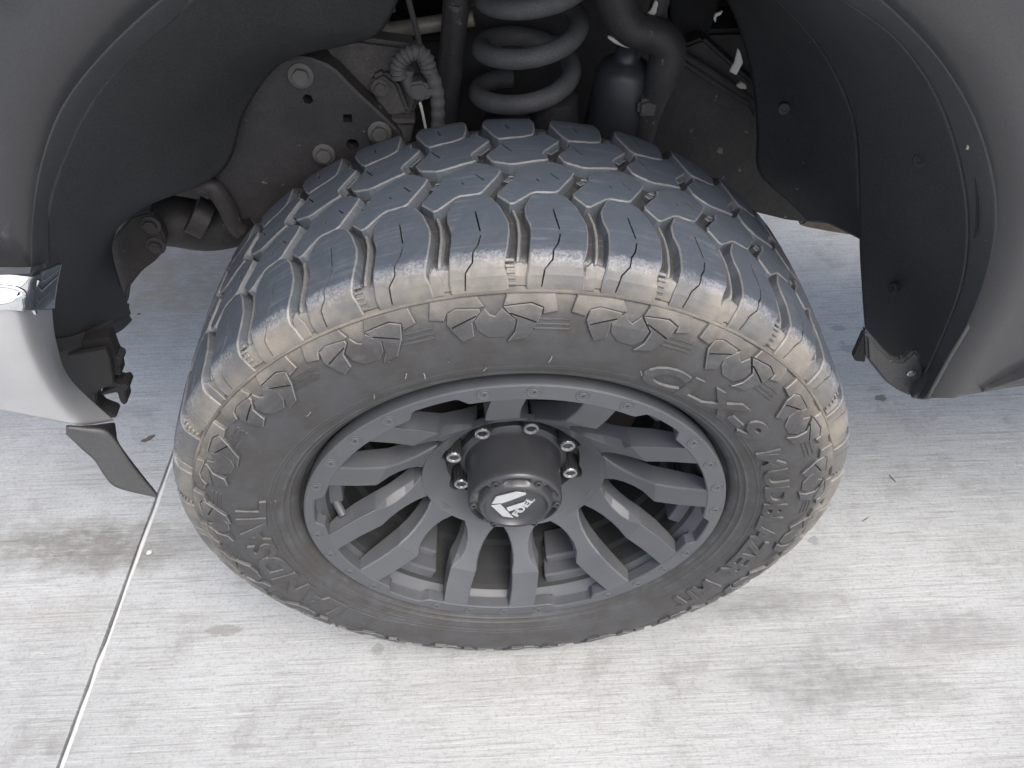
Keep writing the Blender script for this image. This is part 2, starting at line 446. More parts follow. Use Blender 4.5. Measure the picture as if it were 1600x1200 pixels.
def concrete():
    m = bpy.data.materials.new("broomed_concrete"); m.use_nodes = True
    nt = m.node_tree; N = nt.nodes; L = nt.links; b = N["Principled BSDF"]
    ge = N.new("ShaderNodeNewGeometry")
    def noise(scale, vec, detail=5, rough=.6, dist=0.):
        n = N.new("ShaderNodeTexNoise"); n.inputs["Scale"].default_value = scale; n.inputs["Detail"].default_value = detail
        n.inputs["Roughness"].default_value = rough; n.inputs["Distortion"].default_value = dist
        L.new(vec, n.inputs["Vector"]); return n.outputs[0]
    def mp(sc, rot=0.):
        n = N.new("ShaderNodeMapping"); n.inputs["Scale"].default_value = sc; n.inputs["Rotation"].default_value = (0, 0, rot)
        L.new(ge.outputs["Position"], n.inputs[0]); return n.outputs[0]
    def math_(op, a, b_=None, c=None):
        n = N.new("ShaderNodeMath"); n.operation = op
        for i, v in enumerate((a, b_, c)):
            if v is None: continue
            if isinstance(v, (int, float)): n.inputs[i].default_value = v
            else: L.new(v, n.inputs[i])
        return n.outputs[0]
    def smooth(v, lo, hi):
        n = N.new("ShaderNodeMapRange"); n.interpolation_type = 'SMOOTHSTEP'
        n.inputs[1].default_value = lo; n.inputs[2].default_value = hi; L.new(v, n.inputs[0]); return n.outputs[0]
    def mix(f, a, c):
        n = N.new("ShaderNodeMix"); n.data_type = 'RGBA'
        if isinstance(f, (int, float)): n.inputs[0].default_value = f
        else: L.new(f, n.inputs[0])
        for i, v in ((6, a), (7, c)):
            if isinstance(v, tuple): n.inputs[i].default_value = (*v, 1)
            else: L.new(v, n.inputs[i])
        return n.outputs[2]
    P = ge.outputs["Position"]
    tilt = math.radians(-1.0)
    fine = noise(1., mp((7, 200, 1), tilt), 4, .6)
    mid = noise(1., mp((22, 85, 1), tilt), 6, .75)
    streak = noise(1., mp((2.0, 9, 1), tilt), 6, .65)
    big = noise(2.2, P, 7, .62, .3)
    blot = noise(11, P, 12, .8, .0)
    grain = noise(150, P, 6, .8)
    c = mix(smooth(big, .32, .68), (.318, .332, .330), (.388, .402, .402))
    c = mix(math_('MULTIPLY', smooth(streak, .5, .74), .45), c, (.27, .262, .25))
    c = mix(math_('MULTIPLY', math_('MULTIPLY', smooth(blot, .5, .62), smooth(big, .64, .42)), .5), c, (.20, .195, .185))
    c = mix(math_('MULTIPLY', smooth(mid, .5, .72), .42), c, (.22, .215, .205))
    c = mix(math_('MULTIPLY', smooth(fine, .52, .7), .5), c, (.2, .195, .19))
    c = mix(math_('MULTIPLY', smooth(fine, .45, .22), .35), c, (.56, .56, .555))
    c = mix(math_('MULTIPLY', smooth(grain, .5, .64), .52), c, (.2, .2, .195))
    # stains and painted shade, each with its own place: (x, y, rx, ry, strength, colour)
    sx = N.new("ShaderNodeSeparateXYZ"); L.new(P, sx.inputs[0])
    jx = math_('MULTIPLY_ADD', noise(24, P, 5, .7), .12, -.06)
    jb = math_('MULTIPLY_ADD', noise(90, P, 4, .7), .03, -.015)
    for px, py, rx, ry, st, colr, rough_edge in STAINS_AND_SHADE:
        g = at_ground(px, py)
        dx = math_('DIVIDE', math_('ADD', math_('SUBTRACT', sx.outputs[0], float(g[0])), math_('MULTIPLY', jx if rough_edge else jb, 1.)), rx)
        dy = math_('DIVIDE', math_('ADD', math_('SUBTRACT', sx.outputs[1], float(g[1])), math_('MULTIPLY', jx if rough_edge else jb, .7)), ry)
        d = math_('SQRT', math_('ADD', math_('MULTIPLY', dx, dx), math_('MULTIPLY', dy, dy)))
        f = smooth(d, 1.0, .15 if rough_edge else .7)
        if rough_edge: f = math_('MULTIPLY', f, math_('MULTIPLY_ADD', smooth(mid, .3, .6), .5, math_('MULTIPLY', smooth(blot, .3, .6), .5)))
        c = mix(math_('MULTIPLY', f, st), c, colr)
    L.new(c, b.inputs["Base Color"]); b.inputs["Roughness"].default_value = .85; b.inputs["Specular IOR Level"].default_value = .3
    h = math_('ADD', math_('ADD', math_('MULTIPLY', fine, .8), math_('MULTIPLY', mid, .7)), math_('MULTIPLY', grain, .5))
    bp = N.new("ShaderNodeBump"); bp.inputs["Strength"].default_value = .5; bp.inputs["Distance"].default_value = .004
    L.new(h, bp.inputs["Height"]); L.new(bp.outputs[0], b.inputs["Normal"])
    return m
STAINS_AND_SHADE = [
    (110, 850, .32, .075, 1.0, (.16, .155, .14), True), (200, 870, .2, .05, .7, (.16, .155, .14), True), (60, 960, .2, .05, .4, (.22, .2, .17), True),
    (350, 985, .038, .012, .65, (.2, .19, .18), False), (345, 830, .12, .05, .45, (.2, .19, .17), True),
    (590, 1015, .012, .012, .6, (.2, .2, .19), False), (100, 1160, .04, .03, .6, (.18, .18, .175), True),
    (1250, 1060, .16, .08, .65, (.165, .172, .168), True), (1400, 1075, .2, .06, .6, (.17, .177, .17), True),
    (1150, 945, .26, .045, .75, (.18, .187, .182), True), (1440, 990, .25, .06, .8, (.2, .2, .2), True),
    (1272, 845, .012, .010, .65, (.2, .2, .2), False), (1245, 900, .014, .009, .4, (.24, .24, .24), False),
    (1335, 790, .01, .008, .4, (.24, .24, .24), False), (1376, 622, .014, .011, .8, (.1, .1, .1), False),
    (1368, 608, .02, .014, .35, (.2, .2, .2), False), (1310, 513, .02, .012, .5, (.17, .18, .17), False),
    (1325, 545, .018, .012, .45, (.17, .18, .17), False), (1315, 535, .008, .006, .4, (.17, .17, .17), False),
    (1570, 810, .02, .015, .4, (.24, .24, .24), False), (180, 860, .06, .02, .5, (.16, .15, .13), True),
    (560, 700, .3, .12, .4, (.22, .2, .17), True), (290, 420, .55, .42, .8, (.26, .225, .17), True), (330, 400, .4, .3, .5, (.22, .19, .14), True),  # last two: brown tone painting the shade under the truck's front
    (430, 1040, .02, .01, .25, (.2, .2, .2), False), (760, 1080, .1, .03, .3, (.22, .22, .21), True),
]
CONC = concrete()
SUBBASE = mat("joint_bed", (.10, .098, .092), .9, 0, (.16, .155, .15), 60, .9, .3, 150)

# ------------------------------------------------------------------ the ground
ground = new_obj("ground", [(-60, -60, -.03), (60, -60, -.03), (60, 60, -.03), (-60, 60, -.03)], [(0, 1, 2, 3)], SUBBASE)
tag(ground, kind='structure')
ja, jb_ = at_ground(250, 770), at_ground(95, 1195)
jdir = (jb_ - ja) / np.linalg.norm(jb_ - ja)
jn = np.array([-jdir[1], jdir[0], 0]); jn = jn if jn[0] > 0 else -jn
def slab(side, far):
    e0, e1 = ja - jdir * 30 + jn * side * .006, ja + jdir * 30 + jn * side * .006
    o0, o1 = e0 + jn * side * far, e1 + jn * side * far
    b = bmesh.new()
    vs = [b.verts.new((p[0], p[1], 0)) for p in (e0, e1, o1, o0)]
    f = b.faces.new(vs)
    ex = bmesh.ops.extrude_face_region(b, geom=[f])
    bmesh.ops.translate(b, verts=[g for g in ex['geom'] if isinstance(g, bmesh.types.BMVert)], vec=(0, 0, -.028))
    bmesh.ops.recalc_face_normals(b, faces=b.faces)
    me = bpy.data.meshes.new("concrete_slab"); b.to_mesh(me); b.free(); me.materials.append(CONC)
    o = bpy.data.objects.new("concrete_slab", me); C.objects.link(o); o.parent = ground
    return o
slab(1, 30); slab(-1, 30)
V, F = [], []
n = 160
for i in range(n):
    s = -4 + 6 * i / (n - 1)
    p = ja + jdir * s
    w0, w1 = -.0022 + .0012 * RNG.standard_normal(), .0048 + .0009 * RNG.standard_normal()
    for w, z in ((w0, -.012), (w0, -.0022), ((w0 + w1) / 2, -.0004 + .0006 * RNG.standard_normal()), (w1, -.0022), (w1, -.012)):
        q = p + jn * w; V.append((q[0], q[1], z))
for i in range(n - 1):
    for k in range(4): F.append((i * 5 + k, i * 5 + k + 1, i * 5 + k + 6, i * 5 + k + 5))
new_obj("joint_sealant", V, F, SEAL, ground, smooth=True)

# ------------------------------------------------------------------ the pickup truck
truck = bpy.data.objects.new("pickup_truck", None); C.objects.link(truck)
tag(truck, "charcoal grey lifted pickup truck with dusty mud tyre on satin grey spoked wheel", "truck")

# ---- the tyre -------------------------------------------------------
HC = (0, 0, HUB)
R0 = .4255
_pf = np.array([(.0020, .3940), (.0050, .4020), (.0100, .4105), (.0180, .4175), (.0290, .4225), (.0600, .4252), (.1000, .4268), (.1400, .4274),
                (.1800, .4268), (.2200, .4252), (.2500, .4225), (.2610, .4175), (.2690, .4105), (.2740, .4020), (.2770, .3940)])
_pf = catmull(_pf, 220)
_ps = np.concatenate([[0], np.cumsum(np.linalg.norm(np.diff(_pf, axis=0), axis=1))])
_s30 = np.interp(.03, _pf[:, 0], _ps)
_ps = _ps - _s30 + .03                    # arc length, equal to .03 where the tread face begins
_t = np.gradient(_pf, axis=0); _t /= np.linalg.norm(_t, axis=1)[:, None]
_n = np.stack([-_t[:, 1], _t[:, 0]], -1)  # points outwards
def tread_map(V):
    V = np.asarray(V)
    off = np.interp(V[:, 1], _ps, _pf[:, 0]) + np.interp(V[:, 1], _ps, _n[:, 0]) * V[:, 2]
    R = np.interp(V[:, 1], _ps, _pf[:, 1]) + np.interp(V[:, 1], _ps, _n[:, 1]) * V[:, 2]
    th = V[:, 0] / R0
    return np.stack([R * np.cos(th), off, R * np.sin(th)], -1)

side = np.array([(.0030, .3925), (.0000, .3880), (-.0050, .3790), (-.0100, .3680), (-.0140, .3540), (-.0155, .3400), (-.0150, .3260),
                 (-.0120, .3120), (-.0070, .2990), (-.0010, .2880), (.0050, .2800), (.0110, .2735), (.0200, .2690)])
sd = catmull(side, 120)
def side_off(R): return np.interp(R, sd[::-1, 1], sd[::-1, 0])
def side_map(V):
    V = np.asarray(V)
    R = V[:, 1]; th = V[:, 0] / .36
    off = side_off(R)
    dn = (side_off(R + .002) - side_off(R - .002)) / .004
    nn = np.sqrt(1 + dn ** 2)
    return np.stack([(R + V[:, 2] * dn / nn) * np.cos(th), off - V[:, 2] / nn, (R + V[:, 2] * dn / nn) * np.sin(th)], -1)

groove = .0105
prof = [(o_, r_) for o_, r_ in sd[::-1]]
prof = [p for p in prof if p[1] < .3925]
# fine moulded rings near the bead
def ringed(o_, r_):
    for rc, h, w in ((.3035, .0009, .0011), (.3075, .0008, .0010), (.2905, .0012, .0014), (.284, .001, .001)):
        o_ -= h * math.exp(-((r_ - rc) / w) ** 2)
    return o_, r_
dense = [(float(side_off(r)), float(r)) for r in np.arange(.270, .3925, .0007)]
prof = [(.03, .262)] + [ringed(*p) for p in dense]
lip = [(.0012, .3932), (.0006, .3943), (.0012, .3957), (.0028, .3962), (.0042, .3950)]
inner = [(float(o_ - n_[0] * groove), float(r_ - n_[1] * groove)) for (o_, r_), n_ in zip(_pf[8:-8:4], _n[8:-8:4])]
back = [(.281, .385), (.289, .365), (.292, .34), (.288, .31), (.277, .285), (.258, .266)]
prof = prof + lip + inner + back
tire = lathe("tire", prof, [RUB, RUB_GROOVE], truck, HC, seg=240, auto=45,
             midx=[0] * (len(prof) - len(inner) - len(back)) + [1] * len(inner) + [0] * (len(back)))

def deg(L, c=0.): return [(math.radians(a - c) * R0, s) for a, s in L]
def rot_about(theta): return (0, -math.radians(theta), 0)
def tread_row(outline, slits, base, name="tread_block", **kw):
    out = chaikin(offset_poly(np.array(deg(outline, base)) if area(deg(outline, base)) > 0 else np.array(deg(outline, base))[::-1], -.0011), 1, .12)
    V, F, M = block(out, [deg(s, base) for s in slits], depth=.0112, **kw)
    proto = new_obj(name, tread_map(V), F, [RUB, RUB_EDGE, RUB_WALL], tire, midx=M)
    sm = [m != 2 for m in M]
    for k in range(36):
        o = proto if k == 0 else copy_piece(proto, tire)
        o.rotation_euler = rot_about(base + 10 * (k - 9 if k else -9))
    return proto

tread_row([(98.3, .0874), (97.2, .1065), (94.2, .1095), (92.8, .1035), (91.8, .0905), (90.75, .066), (90.7, .0520), (91.05, .0300), (91.5, .0180), (91.6, .010),
           (91.25, .003), (91.15, -.0112), (98.55, -.0112), (98.6, .001), (98.35, .012), (98.1, .0255), (97.85, .0430), (97.75, .0580), (98.3, .0735)],
          [[(94.8, .0845), (94.25, .0544)], [(94.2, .0490), (94.6, .0360), (95.25, .0275), (95.4, .0176), (96.4, .0085), (96.75, -.008)]], 94.7, wob=.00012)
tread_row([(100.05, .0912), (101.95, .1078), (99.35, .1342), (98.95, .1462), (94.45, .1634), (93.05, .1602), (91.25, .1482), (91.75, .1382), (94.05, .1108), (97.1, .1105)],
          [[(94.6, .1425), (93.5, .1315)], [(96.6, .132), (96.2, .128)]], 96.6, wob=.00012)
tread_row([(102.3, .1650), (99.7, .1578), (94.6, .1678), (95.35, .1805), (92.55, .2060), (94.1, .2180), (95.9, .2152), (97.5, .2096), (100.9, .2050), (101.1, .1958), (103.0, .1774)],
          [[(101.0, .1985), (99.6, .1818)]], 98.3, wob=.00012)
tread_row([(93.4, .2400), (93.3, .2480), (92.9, .2590), (92.8, .2860), (86.6, .2860), (86.5, .2590), (86.0, .2460), (86.0, .2320), (86.25, .2175), (87.7, .2122), (91.1, .2085), (91.9, .2160)],
          [[(90.28, .2417), (89.65, .2284)]], 89.6, wob=.00012)

# small stepped pegs left standing in the grooves, and the ladder of grip bars on every second shoulder groove
def stuff_on_tread(name, items, mats, kind='stuff'):
    VV, FF, MM, b = [], [], [], 0
    for V, F, M in items:
        V = np.asarray(V); VV.append(V); FF += [tuple(i + b for i in f) for f in F]; MM += M; b += len(V)
    o = new_obj(name, np.concatenate(VV), FF, mats, tire, midx=MM)
    if kind: o['kind'] = kind
    return o
items = []
for k in range(36):
    a0 = 10 * k
    for pts in ([(89.6, .137), (90.4, .131), (91.0, .135), (90.2, .141)], [(88.9, .1445), (89.3, .1405), (90.3, .1415), (89.6, .1475)],
                [(92.6, .1955), (93.9, .1835), (94.5, .1870), (93.1, .1990)], [(84.2, .226), (85.4, .2210), (85.4, .2290), (84.3, .2335)]):
        V, F, M = block(deg([(x + a0, s) for x, s in pts]), depth=.0075, top=-.0042, bevel=.0006, drop=.0005, draft=.0003, step=.01, grid=.02)
        items.append((tread_map(V), F, M))
    # the shoulder end of the groove is nearly filled
    V, F, M = block(deg([(x + a0, s) for x, s in [(88.0, .0150), (89.6, .0185), (91.4, .0150), (91.7, .006), (91.3, -.0100), (88.4, -.0100), (88.2, .002)]]),
                    depth=.008, top=-.0028, bevel=.0030, drop=.0030, draft=.001, step=.008, grid=.012)
    items.append((tread_map(V), F, [0] * len(M)))
    # rib along the floor of the shoulder groove
    V, F, M = block(deg([(x + a0, s) for x, s in [(89.75, .088), (89.25, .072), (89.15, .055), (89.35, .035), (89.6, .015), (89.65, .006), (89.95, .006), (89.95, .015), (89.7, .035), (89.5, .055), (89.6, .072), (90.1, .088)]]),
                    depth=.006, top=-.0048, bevel=.0005, drop=.0004, draft=.0015, step=.008, grid=.02)
    items.append((tread_map(V), F, [1] * len(M)))
    if k % 2 == 0:
        for q in range(5):
            s0 = .0190 - q * .0056
            V, F, M = block(deg([(x + a0 - .1 - q * .05, s) for x, s in [(90.35, s0), (91.5, s0 + .0006), (91.5, s0 - .0024), (90.35, s0 - .0026)]]),
                            depth=.006, top=-.0008, bevel=.0005, drop=.0006, draft=.0006, step=.01, grid=.02)
            items.append((tread_map(V), F, M))
    else:
        V, F, M = block(deg([(x + a0, s) for x, s in [(90.3, .018), (91.1, .012), (91.3, -.0105), (89.6, -.0105), (89.55, .004), (89.8, .009)]]),
                        depth=.004, top=-.0012, bevel=.0006, drop=.0006, draft=.0008, step=.01, grid=.02)
        items.append((tread_map(V), F, M))
stuff_on_tread("groove_peg", items, [RUB, RUB_EDGE, RUB_GROOVE])

# raised butterfly lugs round the upper sidewall, one to every two tread pitches
def z4(L): return [(560 + x / 5.3333, 430 + y / 5.3333) for x, y in L]
lug_parts = [
    ([(75, 352), (250, 300), (420, 262), (475, 318), (450, 340), (262, 360), (212, 415), (214, 497), (102, 497)], .0034, []),
    ([(216, 425), (266, 368), (450, 350), (468, 388), (452, 432), (432, 490), (472, 596), (402, 650), (312, 590), (248, 530)], .0030, [[(290, 552), (446, 428)]]),
    ([(640, 205), (840, 175), (1018, 158), (1062, 300), (955, 348), (945, 275), (840, 232), (628, 296)], .0034, []),
    ([(628, 308), (838, 242), (942, 286), (930, 430), (866, 558), (732, 602), (772, 528), (768, 430), (702, 380)], .0030, [[(694, 372), (916, 428)]]),
    ([(486, 340), (548, 408), (590, 420), (622, 326), (694, 388), (758, 432), (758, 520), (706, 580), (580, 598), (486, 556), (444, 490), (462, 432)], .0017, []),
]
lug_items, b0 = [], 0
LV, LF, LM = [], [], []
for pts, h, sl_ in lug_parts:
    def to_flat(L):
        out = []
        for x, y in z4(L):
            a, r = polar(x, y, -.006)
            r = polar(x, y, float(side_off(min(.3925, r))))[1]
            a = polar(x, y, float(side_off(min(.3925, r))))[0]
            out.append((math.radians(a - 95.) * .36 * 1.06, min(.3925, .3925 - (.3925 - r) * .98)))
        return out
    V, F, M = block(to_flat(pts), [to_flat(s) for s in sl_], depth=h * 1.35 + .004, top=h * 1.35, bevel=.0008, drop=.0009, draft=.0012, step=.006, grid=.008, slit_w=.0013)
    LV.append(side_map(V)); LF += [tuple(i + b0 for i in f) for f in F]; LM += M; b0 += len(V)
lug = new_obj("sidewall_lug", np.concatenate(LV), LF, [RUB, RUB_EDGE, RUB], tire, midx=LM)
for k in range(18):
    o = lug if k == 0 else copy_piece(lug, tire)
    o.rotation_euler = rot_about(95. - 90. + 20 * k + (90 - 90))
# short moulded lines between the lugs
LV, LF, LM, b0 = [], [], [], 0
for r in (.3705, .3655, .3610):
    a0, a1 = 7.3, 12.6
    V, F, M = block([(math.radians(a) * .36, rr) for a, rr in [(a0, r - .0011), (a1, r - .0011), (a1, r + .0011), (a0, r + .0011)]], depth=.003, top=.0010, bevel=.0006, drop=.0008, draft=.0004, step=.008, grid=.02)
    LV.append(side_map(V)); LF += [tuple(i + b0 for i in f) for f in F]; LM += [0] * len(M); b0 += len(V)
ml = new_obj("moulded_line", np.concatenate(LV), LF, [RUB], tire)
for k in range(18):
    o = ml if k == 0 else copy_piece(ml, tire)
    o.rotation_euler = rot_about(95. + 20 * k)

# raised lettering
def text_mesh(s, size, extr, bold=0.0, bev=0.0, shear=0.):
    cu_ = bpy.data.curves.new("lettering", 'FONT'); cu_.body = s; cu_.size = size; cu_.extrude = extr; cu_.offset = bold
    cu_.bevel_depth = bev; cu_.resolution_u = 4; cu_.shear = shear
    o = bpy.data.objects.new("lettering", cu_); C.objects.link(o)
    bpy.context.view_layer.update()
    dg = bpy.context.evaluated_depsgraph_get()
    me = bpy.data.meshes.new_from_object(o.evaluated_get(dg))
    V = np.array([v.co[:] for v in me.vertices]); F = [tuple(p.vertices) for p in me.polygons]
    bpy.data.objects.remove(o); bpy.data.curves.remove(cu_); bpy.data.meshes.remove(me)
    return V, F
def sidewall_text(s, a_from, a_to, r_lo, r_hi, h=.0032):
    V, F = text_mesh(s, 1., .5, bold=.036)
    x0, x1 = V[:, 0].min(), V[:, 0].max(); y0, y1 = V[:, 1].min(), V[:, 1].max()
    a = np.radians(a_from + (V[:, 0] - x0) / (x1 - x0) * (a_to - a_from))
    r = r_lo + (V[:, 1] - y0) / (y1 - y0) * (r_hi - r_lo)
    hh = np.where(V[:, 2] > 0, h, -.002)
    P = side_map(np.stack([a * .36, r, hh], -1))
    M = []
    o = new_obj("raised_lettering", P, F, [RUB, RUB_EDGE], tire, fixn=True)
    sides = []
    for p in o.data.polygons:
        zs = [hh[i] for i in p.vertices]
        sides.append(1 if max(zs) != min(zs) else 0)
    o.data.polygons.foreach_set("material_index", sides)
    return o
sidewall_text("CLX-9", 67., 34., .3060, .3400)
sidewall_text("MUDBLAZER", 28.5, -25., .3110, .3390)
sidewall_text("M/T", -29.5, -44., .3110, .3390)
sidewall_text("LANDSAIL", 218., 163., .3100, .3440)
# the swoosh bars that underline the maker's name
LV, LF, LM, b0 = [], [], [], 0
for a0, a1, ra, rb in ((164., 236., .3035, .3055), (164., 240., .2985, .3005), (219., 240., .3075, .3095)):
    L = [(a0 + (a1 - a0) * i / 24) for i in range(25)]
    pts = [(math.radians(a) * .36, ra) for a in L] + [(math.radians(a) * .36, rb) for a in L[::-1]]
    V, F, M = block(pts, depth=.003, top=.0012, bevel=.0005, drop=.0005, draft=.0004, step=.012, grid=.05)
    LV.append(side_map(V)); LF += [tuple(i + b0 for i in f) for f in F]; LM += [1 if m == 2 else 0 for m in M]; b0 += len(V)
pts = [(math.radians(a) * .36, r) for a, r in ((219, .312), (225, .312), (238, .3095), (226, .338), (219, .340))]
V, F, M = block(pts, depth=.003, top=.0011, bevel=.0005, drop=.0005, draft=.0004, step=.01, grid=.02)
LV.append(side_map(V)); LF += [tuple(i + b0 for i in f) for f in F]; LM += [1 if m == 2 else 0 for m in M]; b0 += len(V)
new_obj("moulded_swoosh", np.concatenate(LV), LF, [RUB, RUB_EDGE], tire, midx=LM)
# little rubber whiskers left by the mould
for px, py in ((635, 580), (662, 581), (584, 618), (760, 575), (486, 640), (862, 553), (610, 560), (448, 598), (700, 560), (1000, 578)):
    a, r = polar(px, py, -.012)
    base = side_map(np.array([[math.radians(a) * .36, r, 0.]]))[0]
    tip = base + np.array([.004 * random.uniform(-1, 1), -.005, .004 * random.uniform(-1, 1)])
    tube("rubber_whisker", [base, (base + tip) / 2 + np.array([.0006, 0, 0]), tip], [.0007, .0004], RUB_EDGE, tire, n=6, seg=6)

# ---- the wheel ------------------------------------------------------
PH = 20.0                                     # spoke pairs and rivet groups stand at PH + 60 k degrees
def rin(a):
    d = abs((math.degrees(a) - PH + 30) % 60 - 30)   # distance from the pair's middle
    t = min(1, max(0, (d - 21.5) / 3.0)); t = t * t * (3 - 2 * t)
    return .2445 + t * .011
def rimmod(j, o_, r_, a):
    if r_ == -1: return o_, rin(a)
    if r_ == -2: return o_, rin(a) - .0015
    return o_, r_
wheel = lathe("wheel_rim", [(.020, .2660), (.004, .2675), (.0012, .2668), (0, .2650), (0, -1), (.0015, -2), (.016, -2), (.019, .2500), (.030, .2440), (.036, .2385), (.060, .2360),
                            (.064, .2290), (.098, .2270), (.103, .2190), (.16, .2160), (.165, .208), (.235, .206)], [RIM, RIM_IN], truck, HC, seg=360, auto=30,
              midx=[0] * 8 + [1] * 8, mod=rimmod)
# the brake behind
lathe("brake_disc", [(.205, .06), (.185, .065), (.183, .185), (.198, .187), (.2, .065)], DISC, truck, HC, seg=96)
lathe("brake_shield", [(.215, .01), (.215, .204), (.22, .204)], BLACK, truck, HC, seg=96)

# spokes
def spoke_mesh():
    # stations: radius, offset of the face, width, chamfer on the window side, chamfer on the slot side, depth
    S = [(.1150, .0740, .0560, .0015, .0015, .034), (.1235, .0680, .0500, .0030, .0020, .033), (.1330, .0612, .0400, .0060, .0022, .033), (.1450, .0523, .0340, .0085, .0024, .033),
         (.1580, .0427, .0325, .0095, .0024, .032), (.1690, .0345, .0345, .0080, .0020, .031), (.1800, .0262, .0410, .0022, .0016, .030), (.1820, .0246, .0415, .0016, .0016, .030),
         (.1835, .0240, .0415, .0015, .0016, .030), (.2100, .0137, .0400, .0013, .0016, .028), (.2320, .0052, .0395, .0012, .0014, .024), (.2450, .0006, .0400, .0011, .0013, .018), (.2560, .0005, .0405, .0011, .0013, .016)]
    ang = np.interp([s[0] for s in S], [.1, .13, .19, .22, .255], [14.6, 14.3, 14.9, 13.2, 11.3])
    V, F = [], []
    for (r, o_, w, c1, c2, dp), a in zip(S, ang):
        a = math.radians(a)
        er = np.array([math.cos(a), 0, math.sin(a)]); et = np.array([-math.sin(a), 0, math.cos(a)])
        sec = [(w / 2, dp), (w / 2 - .002, c1 * 1.2 + .001), (w / 2 - c1, 0), (-w / 2 + c2, 0), (-w / 2 + .0, c2), (-w / 2 - .001, dp)]
        for x, y in sec: V.append(er * r + et * x + np.array([0, o_ + y, 0]))
    m = 6
    for i in range(len(S) - 1):
        for k in range(m): F.append((i * m + k, i * m + (k + 1) % m, (i + 1) * m + (k + 1) % m, (i + 1) * m + k))
    F.append(tuple(range(m))); F.append(tuple((len(S) - 1) * m + k for k in range(m)))
    return np.array(V), F
sv, sf = spoke_mesh()
sA = new_obj("spoke", sv, sf, RIM, wheel, auto=14)
sB = new_obj("spoke", sv * np.array([1, 1, -1]), sf, RIM, wheel, auto=14)
for o in (sA, sB):
    bv = o.modifiers.new("edges", 'BEVEL'); bv.width = .0008; bv.segments = 2; bv.limit_method = 'ANGLE'; bv.angle_limit = math.radians(20)
for k in range(6):
    for s in (sA, sB):
        o = s if k == 0 else copy_piece(s, wheel)
        o.rotation_euler = rot_about(PH + 60 * k)
# stepped pockets in the wide windows
def sector_box(a0, a1, r0, r1, y0, y1, n=8):
    V, F = [], []
    for i in range(n + 1):
        a = math.radians(a0 + (a1 - a0) * i / n)
        for r, y in ((r0, y0 + .004), (r1, y0), (r1, y1), (r0, y1)): V.append((r * math.cos(a), y, r * math.sin(a)))
    for i in range(n):
        for k in range(4): F.append((i * 4 + k, i * 4 + (k + 1) % 4, i * 4 + 4 + (k + 1) % 4, i * 4 + 4 + k))
    F.append((0, 1, 2, 3)); F.append(tuple(n * 4 + k for k in range(4)))
    return V, F
for k in range(6):
    if k == 0:
        V, F = sector_box(30 - 8.5, 30 + 8.5, .2240, .2420, .034, .09)
        V2, F2 = sector_box(30 - 7, 30 + 7, .2120, .2250, .058, .11)
        V = V + V2; F = F + [tuple(i + len(V) - len(V2) for i in f) for f in F2]
        pk = new_obj("rim_pocket_step", V, F, RIM, wheel)
        bv = pk.modifiers.new("edges", 'BEVEL'); bv.width = .0025; bv.segments = 2; bv.limit_method = 'ANGLE'
        o = pk
    else: o = copy_piece(pk, wheel)
    o.rotation_euler = rot_about(PH + 60 * k)
# hub: the surface the spokes grow from, with a scalloped well for the nuts
LUG0 = 28.6
def hub_off(R): return .0705 + (.1200 - R) * .85
def well(a):
    r = .0915
    for k in range(8):
        d = (a - math.radians(LUG0 + 45 * k) + PI) % (2 * PI) - PI
        q = .0165 ** 2 - (.0826 * math.sin(d)) ** 2
        if q > 0 and abs(d) < .6: r = max(r, .0826 * math.cos(d) + math.sqrt(q))
    return r
outer_c = [(.1230 * math.cos(2 * PI * i / 144), .1230 * math.sin(2 * PI * i / 144)) for i in range(144)]
well_c = [(well(2 * PI * i / 240) * math.cos(2 * PI * i / 240), well(2 * PI * i / 240) * math.sin(2 * PI * i / 240)) for i in range(240)]
V, F, M = block(outer_c, holes=[well_c], depth=.012, bevel=.0008, drop=.0, draft=0., step=.02, grid=.01, slit_depth=.045)
RR = np.hypot(V[:, 0], V[:, 1])
rimw = np.array([min(abs(r - well(math.atan2(y, x))), .004) for r, x, y in zip(RR, V[:, 0], V[:, 1])])
new_obj("hub_face", np.stack([V[:, 0], hub_off(RR) - V[:, 2], V[:, 1]], -1), F, RIM, wheel, auto=35)
lathe("hub_well_floor", [(.118, .02), (.118, .066), (.1165, .070), (.1165, .1005), (.125, .1006)], RIM, wheel, seg=96)
# nuts
def nut_mesh():
    V, F, M = [], [], []
    prof = [(.124, .0130, 1), (.0945, .0122, 1), (.0905, .0114, 1), (.0895, .0104, 0), (.0878, .0096, 0), (.0875, .0084, 0), (.0880, .0070, 0), (.0900, .0062, 0), (.0905, .0002, 0)]
    seg = 48
    for o_, r_, fl in prof:
        for k in range(seg):
            a = 2 * PI * k / seg
            r = r_ * (1 - (.075 if (k % 4) in (2, 3) else 0) * fl)
            V.append((r * math.cos(a), o_, r * math.sin(a)))
    for j in range(len(prof) - 1):
        for k in range(seg):
            F.append((j * seg + k, j * seg + (k + 1) % seg, (j + 1) * seg + (k + 1) % seg, (j + 1) * seg + k)); M.append(1 if 3 <= j <= 6 else 0)
    return V, F, M
V, F, M = nut_mesh()
for k in range(8):
    a = math.radians(LUG0 + 45 * k)
    if k == 0: nut = o = new_obj("lug_nut", V, F, [NUT, STEEL], wheel, midx=M, auto=32)
    else: o = copy_piece(nut, wheel)
    o.location = (.0826 * math.cos(a), 0, .0826 * math.sin(a)); o.rotation_euler = (0, .3 * k, 0)
